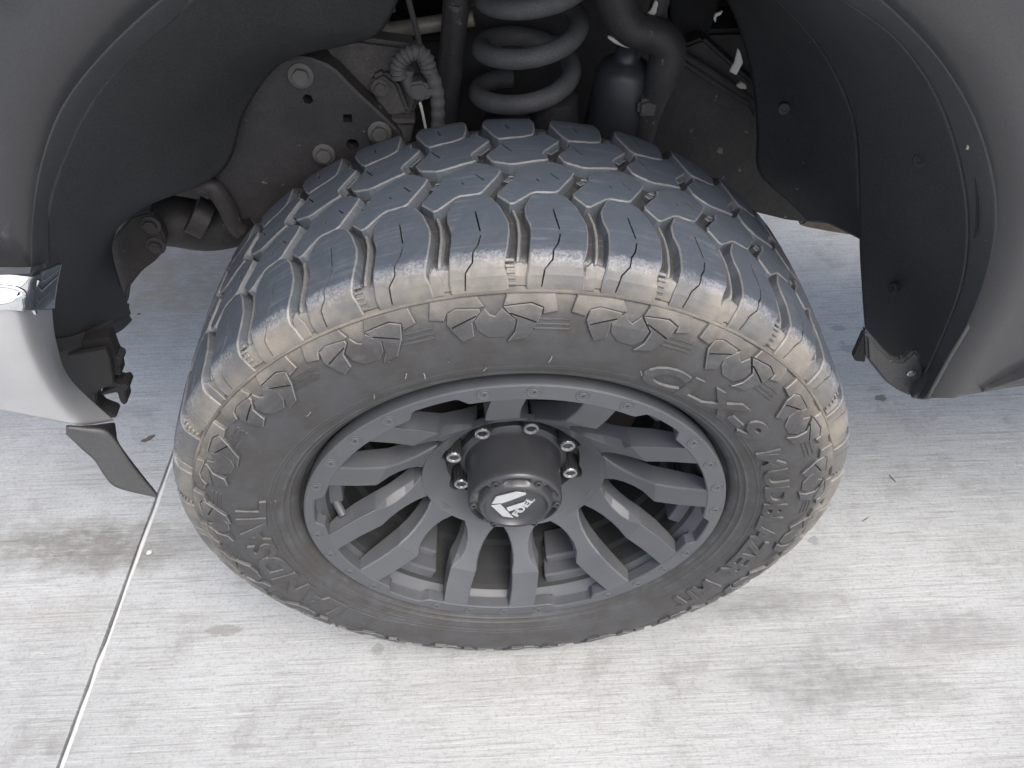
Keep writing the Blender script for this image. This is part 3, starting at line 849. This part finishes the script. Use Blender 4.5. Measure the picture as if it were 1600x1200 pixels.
# rivets
V, F = [], []
prof_r = [(.001, .0082), (-.0006, .0080), (-.0009, .0074), (-.0004, .0066), (-.0003, .0045), (-.0008, .0040), (-.0008, .0016), (.0012, .0012), (.0012, .0001)]
for o_, r_ in prof_r:
    for k in range(24): V.append((r_ * math.cos(2 * PI * k / 24), o_, r_ * math.sin(2 * PI * k / 24)))
M = []
for j in range(len(prof_r) - 1):
    for k in range(24):
        F.append((j * 24 + k, j * 24 + (k + 1) % 24, (j + 1) * 24 + (k + 1) % 24, (j + 1) * 24 + k)); M.append(1 if j >= 6 else 0)
rv = None
for k in range(6):
    for d in (-17.6, -5.9, 5.9, 17.6):
        a = math.radians(PH + 60 * k + d)
        if rv is None: rv = o = new_obj("rivet", V, F, [RIM, BLACK], wheel, midx=M, auto=35)
        else: o = copy_piece(rv, wheel)
        o.location = (.2565 * math.cos(a), 0, .2565 * math.sin(a))
# valve stem
va, vb = at(517, 769, .050) - np.array([0, 0, HUB]), at(537, 806, .022) - np.array([0, 0, HUB])
tube("valve_stem", [va + (va - vb) * .3, va, vb], [.0055, .0055, .0058, .0050], RIM, wheel, n=14, seg=16)
# centre cap
def capmod(j, o_, r_, a):
    if j in (10, 11):
        s = .5 + .5 * math.cos(6 * (a - math.radians(57.5)))
        s = min(1, max(0, (s - .25) * 2))
        return o_ + (1 - s) * .007, r_
    return o_, r_
cap = lathe("center_cap", [(.110, .0735), (.1005, .0735), (.0985, .0715), (.0960, .0660), (.090, .0632), (.060, .0622), (.040, .0620), (.0335, .0622), (.0300, .0605), (.0285, .0580),
                           (.0275, .0560), (.0275, .0505), (.0250, .0480), (.0225, .0465), (.0215, .0445), (.0220, .0425), (.0270, .0395), (.0295, .0360), (.0300, .0300), (.0300, .0005)],
            CAPB, wheel, seg=180, auto=40, mod=capmod)
for k in range(6):
    a = math.radians(57.5 + 60 * k)
    p = (.0545 * math.cos(a), 0, .0545 * math.sin(a))
    if k == 0: sc0 = o = lathe("cap_screw", [(.032, .0046), (.0252, .0046), (.0246, .0040), (.0246, .0026), (.0268, .0022), (.0268, .0002)], [CAPB, BLACK], wheel, seg=24, auto=35, midx=[0, 0, 0, 1, 1])
    else: o = copy_piece(sc0, wheel)
    o.location = p
# emblem on the cap
def capP(x, y): return at(640 + x / 5., 620 + y / 5., .0295) - np.array([0, 0, HUB])
for pts in ([(828, 737), (905, 744), (912, 757), (800, 800), (722, 826), (640, 831), (672, 777)], [(636, 845), (712, 836), (765, 892), (812, 940), (726, 928)], [(756, 862), (892, 818), (878, 858), (772, 890)]):
    plate("cap_emblem", [capP(x, y) for x, y in pts], .0016, SILVER, wheel, bev=.0005, direction=(0, -1, 0))
V, F = text_mesh("FUEL", 1., .5, bold=.02, shear=.15)
a_, b_ = capP(842, 934), capP(982, 800)
xd = (b_ - a_); Lx = np.linalg.norm(xd); xd /= Lx
zd = np.array([-xd[2], 0, xd[0]])
w_ = V[:, 0].max() - V[:, 0].min(); h_ = V[:, 1].max() - V[:, 1].min()
kx, ky = Lx / w_, .0105 / h_
P = [a_ + xd * (v[0] - V[:, 0].min()) * kx + zd * (v[1] - V[:, 1].min()) * ky + np.array([0, -.0012 if v[2] > 0 else .0008, 0]) for v in V]
new_obj("cap_lettering", P, F, SILVER, wheel)

# ---- body: front fender and flare around the arch ---------------------
def arr(*L): return [np.asarray(p) for p in L]
F0L = [(48, 420), (50, 345), (63, 258), (96, 168), (160, 84), (245, 4), (330, -62)]
F1L = [(78, 410), (80, 320), (108, 238), (150, 158), (205, 90), (272, 32), (352, -40)]
F0R = [(1270, -78), (1378, 0), (1470, 95), (1530, 200), (1557, 310), (1550, 400), (1520, 490), (1480, 560), (1446, 622)]
F1R = [(1215, -70), (1318, 0), (1405, 65), (1470, 162), (1506, 280), (1513, 380), (1499, 460), (1465, 545), (1430, 622)]
crown = [at(560, -190, .045), at(800, -235, .045), at(1040, -190, .045)]
crown1 = [at(575, -165, .085), at(800, -205, .085), at(1020, -165, .085)]
outer = ats(F0L, .045) + crown + ats(F0R, .040)
inner_ = ats(F1L, .085) + crown1 + ats(F1R, .072)
loft("wheel_arch_flare", [outer, [(a + b) / 2 + np.array([0, -.002, 0]) for a, b in zip(outer, inner_)], inner_], FLARE, truck, n=160, m=8, thick=.004, flip=True)
# the painted panel around it
bulge = []
far = []
def away(p):
    d = p - np.array([0, 0, HUB + (.37 if p[0] < 0 else .13)]); d[1] = 0
    return d / np.linalg.norm(d)
for p in outer:
    d = away(p)
    bulge.append(p + d * .03 + np.array([0, -.004, 0]))
    q = p + d * .10 + np.array([0, .004 if p[0] > 0 else .016, 0]); far.append(q)
far2 = []
for p in outer:
    d = away(p)
    k = 9.
    if abs(d[0]) > 1e-6: k = min(k, (.98 - abs(p[0])) / abs(d[0]))
    if d[2] > 0: k = min(k, (HUB + .86 - p[2]) / d[2])
    q = p + d * k + np.array([0, .02 if p[0] > 0 else .15, 0]); far2.append(q)
loft("front_fender", [outer, bulge, far, far2], PAINT, truck, n=160, m=16, thick=.003, flip=True, straight=False)

# lower step of the panel behind the wheel
plate("rocker_panel", [at(1530, 622, .03), at(1600, 598, .03), at(1720, 560, .03), at(1720, 500, .05), at(1612, 528, .05), at(1560, 580, .05)], .02, PAINT, truck, bev=.006)
plate("panel_seam", ats([(1548, 404), (1600, 402), (1700, 400), (1700, 440), (1600, 438), (1552, 438)], .046), .01, PAINT, truck, bev=.004)
# ---- inner liners -------------------------------------------------------
L0 = ats([(338, -50), (258, 22), (192, 82), (138, 150), (96, 232), (70, 316), (58, 400), (56, 470), (66, 545)], .080)
L1 = ats([(480, -50), (400, 25), (320, 80), (260, 150), (205, 232), (168, 310), (140, 385), (128, 450), (140, 520)], .17)
L2 = ats([(640, -60), (596, 40), (548, 62), (440, 92), (380, 168), (342, 265), (216, 324), (170, 384), (200, 490)], .28)
loft("front_inner_liner", [L0, L1, L2], LINER, truck, n=80, m=24, thick=.004)
# turned lip at the foot of that liner
lp = [at(82, 528, .088), at(112, 526, .12), at(150, 512, .17), at(182, 494, .24), at(202, 474, .285)]
lp2 = [at(92, 552, .088), at(120, 545, .12), at(158, 532, .17), at(190, 516, .24), at(207, 500, .285)]
loft("liner_lip", [lp, [(a + b) / 2 + np.array([0, -.006, 0]) for a, b in zip(lp, lp2)], lp2], LINER, truck, n=30, m=7, thick=.004, flip=True)
lp3 = ats([(90, 556), (98, 580), (118, 616), (132, 655)], .10); lp4 = ats([(172, 530), (185, 562), (196, 580), (188, 588)], .2)
plate("bumper_bracket", ats([(62, 545), (170, 528), (180, 555), (183, 560), (190, 562), (190, 570), (186, 572), (189, 588), (176, 586), (180, 596), (188, 600), (198, 598), (203, 606), (196, 612), (199, 630), (193, 634), (187, 628), (183, 614), (172, 616), (158, 619), (157, 614), (174, 606), (160, 607), (150, 616), (152, 630), (160, 640), (181, 648), (182, 653), (160, 656), (140, 650), (100, 610)], .13), .02, FRAME_SHADED, truck, bev=.0015)
plate("bumper_gusset", ats([(105, 555), (165, 545), (172, 560), (178, 600), (150, 612), (128, 628)], .118), .006, FRAME_SHADED, truck, bev=.001)
# rear liner: rises from the arch, turns the corner and runs inboard
c0 = ats([(1215, -70), (1316, 0), (1403, 65), (1468, 162), (1504, 280), (1511, 380), (1497, 460), (1462, 545), (1440, 590)], .074)
c1 = ats([(1180, -70), (1265, 0), (1345, 75), (1402, 172), (1430, 290), (1438, 390), (1432, 470), (1418, 545), (1412, 578)], .15)
c2 = ats([(1140, -70), (1215, 0), (1285, 80), (1332, 180), (1342, 280), (1343, 385), (1346, 440), (1350, 500), (1353, 525)], .23)
loft("rear_inner_liner", [c0, c1, c2], LINER, truck, n=70, m=24, thick=.004, flip=True)
c3 = ats([(1140, -70), (1215, 0), (1285, 80), (1332, 180), (1342, 250), (1343, 300), (1344, 352), (1344, 374)], .23)
c4 = ats([(1085, -70), (1135, 0), (1165, 80), (1178, 150), (1182, 210), (1186, 270), (1235, 318), (1262, 346)], .36)
c34 = [(a * .5 + b * .5) + np.array([0, .02, -.004]) for a, b in zip(c3, c4)]
loft("liner_side_panel", [c3, c34, c4], LINER_D, truck, n=60, m=16, thick=.004, flip=True)
def pin(px, py, Y, r=.008, tilt=(0, 0, 0)):
    o = lathe("liner_clip", [(.006, r), (-.0008, r), (-.0022, r * .85), (-.0022, r * .45), (-.0012, r * .38), (-.0012, .0002)], LINER_D, truck, loc=tuple(at(px, py, Y)), seg=28, auto=35)
    o.rotation_euler = tilt
    return o
pin(219, 212, .195, .008, (-.3, 0, .7)); pin(300, 120, .20, .007, (-.5, 0, .5)); pin(1438, 250, .135, .007, (-.2, 0, -.9)); pin(1395, 450, .175, .007, (0, 0, -1.1)); pin(1225, 170, .30, .007, (-.2, 0, -.3))
# foot of the rear liner, with its clip and screw
plate("liner_foot", ats([(1352, 516), (1378, 546), (1396, 564), (1410, 566), (1420, 558), (1430, 548), (1438, 556), (1446, 582), (1456, 591), (1424, 621), (1404, 612), (1384, 598), (1355, 562)], .076), .012, LINER, truck, bev=.003)
plate("liner_tab", ats([(1349, 518), (1356, 532), (1352, 567), (1336, 565), (1332, 556)], .10), .006, LINER_D, truck, bev=.0015)
plate("flare_end_cap", ats([(1424, 622), (1456, 591), (1460, 594), (1431, 624)], .060), .012, FLARE, truck, bev=.001)

def bolt(parent, px, py, Y, r, mat_=ZINC, h=None, washer=True, tilt=(0, 0, 0)):
    h = h or r * .7
    V, F = [], []
    ring = [(r * 1.45, 0, 32), (r * 1.45, -h * .28, 32), (r * 1.0, -h * .30, 32)]
    prof = [(0.0, r * 1.5), (-h * .25, r * 1.5), (-h * .32, r * 1.38), (-h * .33, -1), (-h * .92, -1), (-h, -2), (-h * .97, -3)]
    seg = 48
    for o_, q in prof:
        for k in range(seg):
            a = 2 * PI * k / seg
            hexr = r * math.cos(PI / 6) / math.cos((a + .3) % (PI / 3) - PI / 6)
            rr = q if q > 0 else (hexr if q == -1 else (min(hexr, r * .93) if q == -2 else .0002))
            V.append((rr * math.cos(a), o_, rr * math.sin(a)))
    for j in range(len(prof) - 1):
        for k in range(seg): F.append((j * seg + k, j * seg + (k + 1) % seg, (j + 1) * seg + (k + 1) % seg, (j + 1) * seg + k))
    o = new_obj("bolt", V, F, mat_, parent, loc=tuple(at(px, py, Y)), auto=35)
    o.rotation_euler = tilt
    return o
bolt(truck, 1424, 583, .075, .0035, STEEL)

# ---- chassis inside the wheel well ---------------------------------------
def well_plate(name, pts, Y, thick, m, bev=.004): return plate(name, ats(pts, Y), thick, m, truck, bev=bev)
def pierced_plate(name, pts, Y, thick, m, holes):
    """an upright plate with real holes: (px, py, radius, corners)"""
    P = [tuple(at(x, y, Y)[[0, 2]]) for x, y in pts]
    H = []
    for x, y, r, n in holes:
        c = at(x, y, Y)
        H.append([(c[0] + r * math.cos(2 * PI * k / n + .75), c[2] + r * math.sin(2 * PI * k / n + .75)) for k in range(n)])
    V, F, M = block(chaikin(P, 1, .2), holes=H, depth=thick, bevel=.003, drop=.002, draft=0, step=.012, grid=.018, slit_depth=.02)
    return new_obj(name, np.stack([V[:, 0], Y - V[:, 2], V[:, 1]], -1), F, m, truck, auto=30)
fp = pierced_plate("frame_bracket", [(340, 282), (352, 226), (374, 170), (402, 120), (440, 92), (478, 88), (520, 104), (556, 142), (600, 182), (632, 214), (640, 300), (560, 420), (420, 420), (395, 340), (368, 352), (352, 322), (308, 296)], .30, .03, FRAME,
                   [(543, 185, .0072, 4), (551, 226, .0075, 20), (481, 155, .0062, 6)])
well_plate("bracket_hole_shade", [(440, 130), (560, 160), (600, 260), (440, 260)], .325, .004, BLACK, .001)  # black sheet added to stand in for shade inside the bracket holes
for px, py, r in ((470, 118, .0092), (506, 241, .0088), (593, 207, .0092)): bolt(fp, px, py, .299, r, ZINC, h=r * .8, tilt=(-.12, 0, .1))
# folded edge of the bracket and the cross tube below it
tube("bracket_edge", ats([(308, 292), (330, 290), (352, 318), (368, 352), (378, 362)], .296), [.010, .012, .012, .010], FRAME, truck, n=20)
tube("cross_tube", [at(200, 350, .36), at(262, 345, .36), at(330, 352, .37), at(420, 330, .38), at(520, 300, .40)], [.034, .035, .036, .036], FRAME, truck, n=40, seg=24)
tube("tube_collar", [at(300, 334, .335), at(325, 346, .335)], [.026, .026], FRAME, truck, n=6, seg=20)
well_plate("tow_hook_bracket", [(168, 382), (204, 338), (236, 330), (258, 374), (256, 392), (244, 408), (222, 424), (200, 452), (196, 480), (180, 500)], .29, .02, FRAME, .003)
for px, py in ((235, 352), (243, 384)): bolt(truck, px, py, .288, .0085, FRAME, tilt=(-.1, 0, .1))
well_plate("hanger_strap", [(356, 352), (378, 350), (384, 372), (372, 376)], .42, .012, FRAME, .002)
# frame rail running fore and aft behind everything
def box(name, x0, x1, y0, y1, z0, z1, m, bev=.006):
    pts = [(x0, y0, z0), (x1, y0, z0), (x1, y0, z1), (x0, y0, z1)]
    return plate(name, pts, y1 - y0, m, truck, bev=bev)
rail_z = HUB + .105
box("frame_rail", -.62, .41, .50, .58, rail_z, HUB + .40, FRAME)
rear_rail = plate("frame_rail", [at(1100, 60, .47), at(1050, 78, .47), at(1000, 140, .47), at(960, 200, .47), at(960, 330, .47), at(1100, 330, .47), at(1159, 328, .47), at(1232, 346, .47), at(1345, 356, .47), at(1500, 372, .47), at(1500, 280, .47), at(1200, 150, .47)], .07, FRAME, truck, bev=.004)
well_plate("rusty_cab_mount", [(1248, 352), (1262, 342), (1290, 336), (1312, 340), (1345, 350), (1360, 372), (1346, 371), (1300, 364), (1262, 357)], .60, .05, RUSTY, .004)
tube("shield_strap", ats([(1046, 76), (1080, 94), (1120, 120), (1152, 142), (1172, 158), (1182, 176)], .455), [.006, .0065, .007, .006], LINER_D, truck, n=30, seg=10)
tube("shield_strap", ats([(1052, 88), (1090, 112), (1130, 138), (1168, 160)], .45), [.004, .004], LINER_D, truck, n=24, seg=8)
# inner wing behind the spring and the dark engine bay above it
well_plate("spring_tower", [(706, -60), (700, 200), (900, 215), (1010, 200), (1046, 70), (1040, -60)], .475, .03, FRAME, .004)
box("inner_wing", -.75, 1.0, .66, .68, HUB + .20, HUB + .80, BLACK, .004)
# bracket of the track bar with its bolt
tb = well_plate("track_bar_bracket", [(498, 66), (560, 60), (648, 72), (664, 120), (650, 172), (640, 190), (612, 192), (590, 172), (556, 142), (520, 104)], .325, .03, DUSTY, .005)
bolt(tb, 594, 137, .314, .0066, DUSTY, tilt=(-.1, 0, .1))
well_plate("bracket_ear", [(580, 122), (600, 112), (622, 130), (640, 178), (606, 184), (586, 158)], .315, .014, DUSTY, .004)
plate("ball_joint_plate", ats([(610, 186), (648, 188), (649, 193), (622, 194), (612, 190)], .31), .02, ZINC, truck, bev=.001)
tube("ball_joint_stud", [at(630, 190, .32), at(627, 214, .32)], [.013, .012], ZINC, truck, n=6, seg=20)
# pale pipe and cables
tube("pale_pipe", ats([(588, 52), (620, 46), (660, 40), (700, 34), (740, 28)], .42), [.0095, .0095], PIPE, truck, n=20, seg=16)
tube("pipe_nipple", [at(607, 36, .42), at(603, 44, .42)], [.007, .008], PIPE, truck, n=6)
tube("thin_cable", ats([(634, -20), (641, 10), (650, 45), (659, 80), (664, 92)], .39), [.0035, .0032], HOSE, truck, n=20, seg=8)
tube("thin_cable", ats([(608, -20), (612, 8), (614, 18)], .41), [.004, .004], HOSE, truck, n=10, seg=8)
tube("thin_cable", ats([(726, -10), (722, 50), (716, 90), (712, 150), (704, 195)], .40), [.0022, .0022], HOSE, truck, n=20, seg=8)
tube("corrugated_hose", ats([(624, 122), (622, 104), (630, 90), (645, 82), (658, 84), (667, 96), (670, 112)], .30), .0095, HOSE, truck, n=120, seg=14, ribs=(13, -.22))
tube("brake_hose", ats([(668, 104), (676, 120), (682, 140), (684, 165), (684, 200)], .305), [.0085, .0085], HOSE, truck, n=90, seg=14, ribs=(6, -.12))
tube("brake_hose", ats([(640, 108), (636, 122), (641, 138), (650, 150)], .305), [.0062, .006], HOSE, truck, n=24, seg=12)
plate("hose_junction", ats([(638, 132), (662, 128), (668, 136), (682, 134), (683, 150), (668, 154), (664, 160), (646, 158), (640, 150)], .298), .022, HOSE, truck, bev=.003)
tube("wire_tie", ats([(656, 160), (660, 175), (665, 200)], .30), [.0018, .0016], CLIP, truck, n=12, seg=6)
# damper rod beside the spring
tube("damper_tube", [at(717, -30, .385), at(706, 90, .385), at(693, 205, .385)], [.0145, .0145, .0150], FRAME, truck, n=12, seg=24)
tube("damper_tube", [at(704, -30, .40), at(694, 100, .40), at(684, 205, .40)], [.007, .007], HOSE, truck, n=12, seg=12)
plate("damper_clamp", ats([(701, 5), (722, 8), (721, 22), (712, 24), (703, 20)], .368), .02, HOSE, truck, bev=.003)
# coil spring
SY = .385
bx = at(816, 150, SY); tx = at(842, 10, SY)
cx0 = bx[0]
zfront = lambda py: at(820, py, SY - .058)[2]
z_a, z_b = zfront(163), zfront(91)       # the wire's height at the front of two neighbouring turns
pitch = z_b - z_a
P = []
for i in range(-30, 400):
    t = -PI / 2 + i * 2 * PI / 64
    z = z_a + pitch * (t + PI / 2) / (2 * PI)
    P.append((cx0 + (z - bx[2]) * .10 + .0565 * math.cos(t), SY + .0565 * math.sin(t), z))
tube("coil_spring", P, .0116, SPRING, truck, n=len(P), seg=18)
lathe("spring_seat", [(0, .02), (.0, .052), (.012, .056), (.03, .05), (.05, .022), (.06, .018)], FRAME, truck, loc=(cx0, SY, z_a - .085), seg=48, axis='Z')
lathe("bump_stop", [(0, .002), (0, .028), (.02, .030), (.05, .027), (.055, .002)], LINER_D, truck, loc=tuple(at(866, 208, .36)), seg=40, axis='Z')
# damper reservoir
rb = at(960, 205, .36); rt = at(975, 96, .36)
Hr = rt[2] - rb[2]
def resmod(j, o_, r_, a): return o_, r_
res = lathe("shock_reservoir", [(-.12, .002), (-.12, .045), (0, .0405), (Hr * .55, .0362), (Hr * .88, .0330), (Hr * .97, .0285), (Hr * 1.03, .0185), (Hr * 1.06, .0150), (Hr * 1.22, .0145), (Hr * 1.24, .0160), (Hr * 1.28, .0160), (Hr * 1.30, .0005)],
            BOTTLE, truck, loc=tuple(rb), seg=64, axis='Z', auto=50)
res.rotation_euler = (0, .06, 0)
# bent link that hooks over the reservoir
tube("bent_link", ats([(955, -40), (966, 10), (985, 42), (1012, 52), (1036, 62), (1044, 82), (1036, 112), (1026, 145), (1014, 178), (1004, 215)], .335), [.0235, .022, .0205, .019, .0205, .021, .0195, .016, .0145, .014], FRAME, truck, n=60, seg=20)
tube("link_arm", ats([(1012, 52), (1020, 30), (1030, 8), (1034, -30)], .35), [.012, .009, .011, .012], FRAME, truck, n=20, seg=14)
well_plate("link_web", [(948, 20), (964, 8), (985, 42), (1012, 54), (1024, 62), (1006, 66), (976, 62), (952, 50)], .35, .012, FRAME, .003)
tube("bright_shim", ats([(950, 57), (962, 64), (980, 70), (998, 71), (1008, 68)], .332), [.0014, .0030, .0034, .0028, .0012], CLIP, truck, n=24, seg=8)
plate("link_clamp", ats([(998, 160), (1014, 156), (1030, 160), (1028, 184), (1012, 186), (996, 182)], .318), .03, DUSTY, truck, bev=.004)
plate("pale_clip", ats([(1024, 1), (1031, 2), (1025, 22), (1018, 27), (1011, 23), (1018, 16)], .34), .004, CLIP, truck, bev=.0008)
plate("pale_clip", ats([(1153, 76), (1157, 82), (1161, 98), (1151, 118), (1140, 112), (1148, 98)], .352), .004, CLIP, truck, bev=.0008)
plate("pale_clip", ats([(1118, 22), (1130, 17), (1126, 24), (1120, 26), (1118, 36), (1115, 30)], .345), .003, CLIP, truck, bev=.0006)
plate("pale_clip", ats([(1150, 134), (1158, 128), (1166, 134), (1167, 140), (1156, 139)], .36), .004, PIPE, truck, bev=.0008)
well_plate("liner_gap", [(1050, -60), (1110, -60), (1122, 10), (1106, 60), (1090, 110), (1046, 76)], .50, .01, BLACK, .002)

# ---- chrome bumper ---------------------------------------------------------
BY = .05
def bl(L, Y): return [at(x, y, Y_) for (x, y), Y_ in zip(L, Y if isinstance(Y, list) else [Y] * len(L))]
# rubber pad along the top
plate("bumper_pad", [at(-140, 396, .06), at(0, 394, .06), at(52, 394, .066), at(60, 400, .07), at(62, 412, .064), at(48, 428, .036), at(0, 430, .026), at(-140, 436, .02)], .02, PAD, truck, bev=.003, direction=(0, .3, -1))
# upper bright section: from the pad down to the fold
u0 = bl([(-160, 436), (-60, 432), (0, 430), (46, 430), (62, 422), (93, 410)], [.016, .018, .020, .028, .042, .062])
u3 = bl([(-160, 484), (-60, 483), (0, 482), (32, 484), (56, 483), (81, 481)], [-.012, -.004, .0, .008, .028, .058])
u1 = [a * .72 + b * .28 + np.array([0, -.0025, .001]) for a, b in zip(u0, u3)]
u2 = [a * .28 + b * .72 + np.array([0, -.0030, .001]) for a, b in zip(u0, u3)]
loft("bumper_top_roll", [u0, u1, u2, u3], CHROME, truck, n=60, m=20, thick=.003, flip=True)
w = [(-160, 483), (-60, 482), (0, 481), (32, 483), (56, 481), (81, 480)]
v0 = bl(w, [-.012, -.004, .0, .01, .03, .058])
v1 = bl([(-160, 530), (-60, 535), (0, 535), (40, 536), (68, 535), (88, 533)], [-.016, -.008, -.004, .006, .028, .060])
v2 = bl([(-160, 580), (-60, 592), (0, 592), (56, 600), (92, 598), (110, 592)], [-.014, -.006, -.002, .006, .028, .062])
v3 = bl([(-160, 612), (-60, 632), (0, 642), (70, 655), (128, 664), (178, 657)], [.0, .006, .008, .014, .034, .066])
loft("bumper_face", [v0, v1, v2, v3], CHROME_D, truck, n=60, m=24, thick=.003, flip=True)
# the oval recess stamped into the top roll and the vertical bead at its end
ov = []
oc = (-10, 459)
for k in range(40):
    a = 2 * PI * k / 40
    ov.append(at(oc[0] + 48 * math.cos(a), oc[1] + 12.5 * math.sin(a), .0075))
tube("bumper_oval_bead", np.array(ov + ov[:1]), .0022, CHROME, truck, n=41, seg=10, closed_ends=False)
tube("bumper_bead", bl([(58, 436), (52, 448), (49, 462), (50, 478), (54, 488)], [.034, .030, .028, .026, .028]), [.0035, .004, .004, .003], CHROME, truck, n=24, seg=12)
# air dam under the bumper
da = bl([(104, 664), (138, 668), (166, 672), (184, 690), (210, 728), (246, 771)], [.03, .032, .034, .036, .040, .046])
db = bl([(106, 674), (128, 696), (150, 716), (164, 738), (185, 758), (246, 773)], [.036, .038, .040, .042, .044, .047])
loft("air_dam", [da, db], DAM, truck, n=40, m=8, thick=.004, straight=True)
loft("air_dam_edge", [bl([(160, 668), (178, 660), (182, 676), (186, 692), (212, 728), (247, 772)], [.05, .06, .06, .052, .05, .048]), da], BLACK, truck, n=40, m=4, thick=.002, straight=True)

# ---- the rest of the body, which shades this side --------------------------
def panel(name, pts, thick, m, direction): return plate(name, pts, thick, m, truck, bev=.01, direction=direction)
hz = HUB + .86
loft("hood", [[(-.95, .08, hz - .12), (-.9, .3, hz - .09), (-.9, .6, hz - .08), (-.9, 1.45, hz - .08)], [(-.4, .06, hz), (-.4, .3, hz + .03), (-.4, .6, hz + .04), (-.4, 1.45, hz + .05)], [(1.1, .06, hz + .01), (1.1, .3, hz + .05), (1.1, .6, hz + .06), (1.1, 1.45, hz + .07)]], PAINT, truck, n=30, m=12, thick=.01, flip=True)
panel("front_grille", [(-1.0, .05, .82), (-1.0, .75, .82), (-1.0, .75, hz - .1), (-1.0, .05, hz - .1)], .05, FLARE, (1, 0, 0))
panel("door_panel", [(1.0, .055, .60), (2.2, .055, .62), (2.2, .055, 1.34), (1.0, .055, 1.34)], .04, PAINT, (0, 1, 0))
panel("cab_floor", [(.98, .1, .66), (2.2, .1, .68), (2.2, .7, .68), (.98, .7, .66)], .03, BLACK, (0, 0, 1))
panel("firewall", [(.96, .12, .70), (.96, .72, .70), (.96, .72, hz), (.96, .12, hz)], .02, BLACK, (1, 0, 0))
# ---- small things lying about ------------------------------------------------
def scrap(name, px, py, L, W, ang, z, m, label, cat, bend=.3):
    c = at_ground(px, py)
    V, F = [], []
    n = 14
    for i in range(n):
        t = i / (n - 1) * 2 - 1
        hw = W * (1 - abs(t) ** 2.5) * (.8 + .2 * math.sin(7 * t)) + .0004
        for q in (-1, 1):
            for zz in (0, z):
                x, y = t * L, q * hw + .15 * W * math.sin(3 * t)
                V.append((c[0] + x * math.cos(ang) - y * math.sin(ang), c[1] + x * math.sin(ang) + y * math.cos(ang), .0006 + zz + bend * L * t * t * .4))
    for i in range(n - 1):
        a, b = i * 4, i * 4 + 4
        for k, l in ((0, 1), (1, 3), (3, 2), (2, 0)): F.append((a + k, a + l, b + l, b + k))
    F += [(0, 1, 3, 2), tuple((n - 1) * 4 + k for k in (0, 2, 3, 1))]
    o = new_obj(name, V, F, m, None, smooth=False)
    tag(o, label, cat)
    return o
scrap("dry_leaf", 232, 686, .015, .005, .55, .0016, LEAF, "small dark dry leaf lying on the concrete beside the tip of the air dam", "leaf")
scrap("dark_chip", 217, 491, .0042, .0018, .3, .0012, LEAF, "tiny dark chip on the concrete between the front liner and the tyre", "chip", .05)
scrap("twig", 1394, 748, .009, .0006, -1.2, .0012, LEAF, "thin dark twig lying on the pale concrete right of the tyre", "twig", .05)
scrap("twig", 1352, 812, .008, .0007, .5, .0012, RUSTY, "thin brownish sliver on the concrete lower right of the tyre", "twig", .05)
g = at_ground(230, 864)
bm = bmesh.new(); bmesh.ops.create_icosphere(bm, subdivisions=2, radius=.0046)
for v in bm.verts: v.co = v.co * (1 + .25 * random.uniform(-1, 1)); v.co.z *= .6
me = bpy.data.meshes.new("pale_pebble"); bm.to_mesh(me); bm.free(); me.materials.append(GRIT)
o = bpy.data.objects.new("pale_pebble", me); C.objects.link(o); o.location = (g[0] + .004, g[1], .002)
tag(o, "small white pebble on the concrete just right of the pale joint line", "pebble")
# straw caught in the edge of the rear flare
q0 = at(1516, 226, .069)
st = tube("dry_straw", ats([(1511, 233), (1515, 224), (1522, 219), (1528, 224), (1524, 231), (1517, 229)], .058), [.0012, .0016, .0022, .0016, .0006], STRAW, None, n=30, seg=8)
tag(st, "pale dry straw caught on the edge of the wheel arch flare behind the tyre", "straw")
tube("flare_seam", ats([(1519, 240), (1524, 270), (1527, 310), (1526, 350), (1523, 372)], .0585), [.0009, .0011, .0009], BLACK, truck, n=24, seg=6)
bpy.context.view_layer.update()
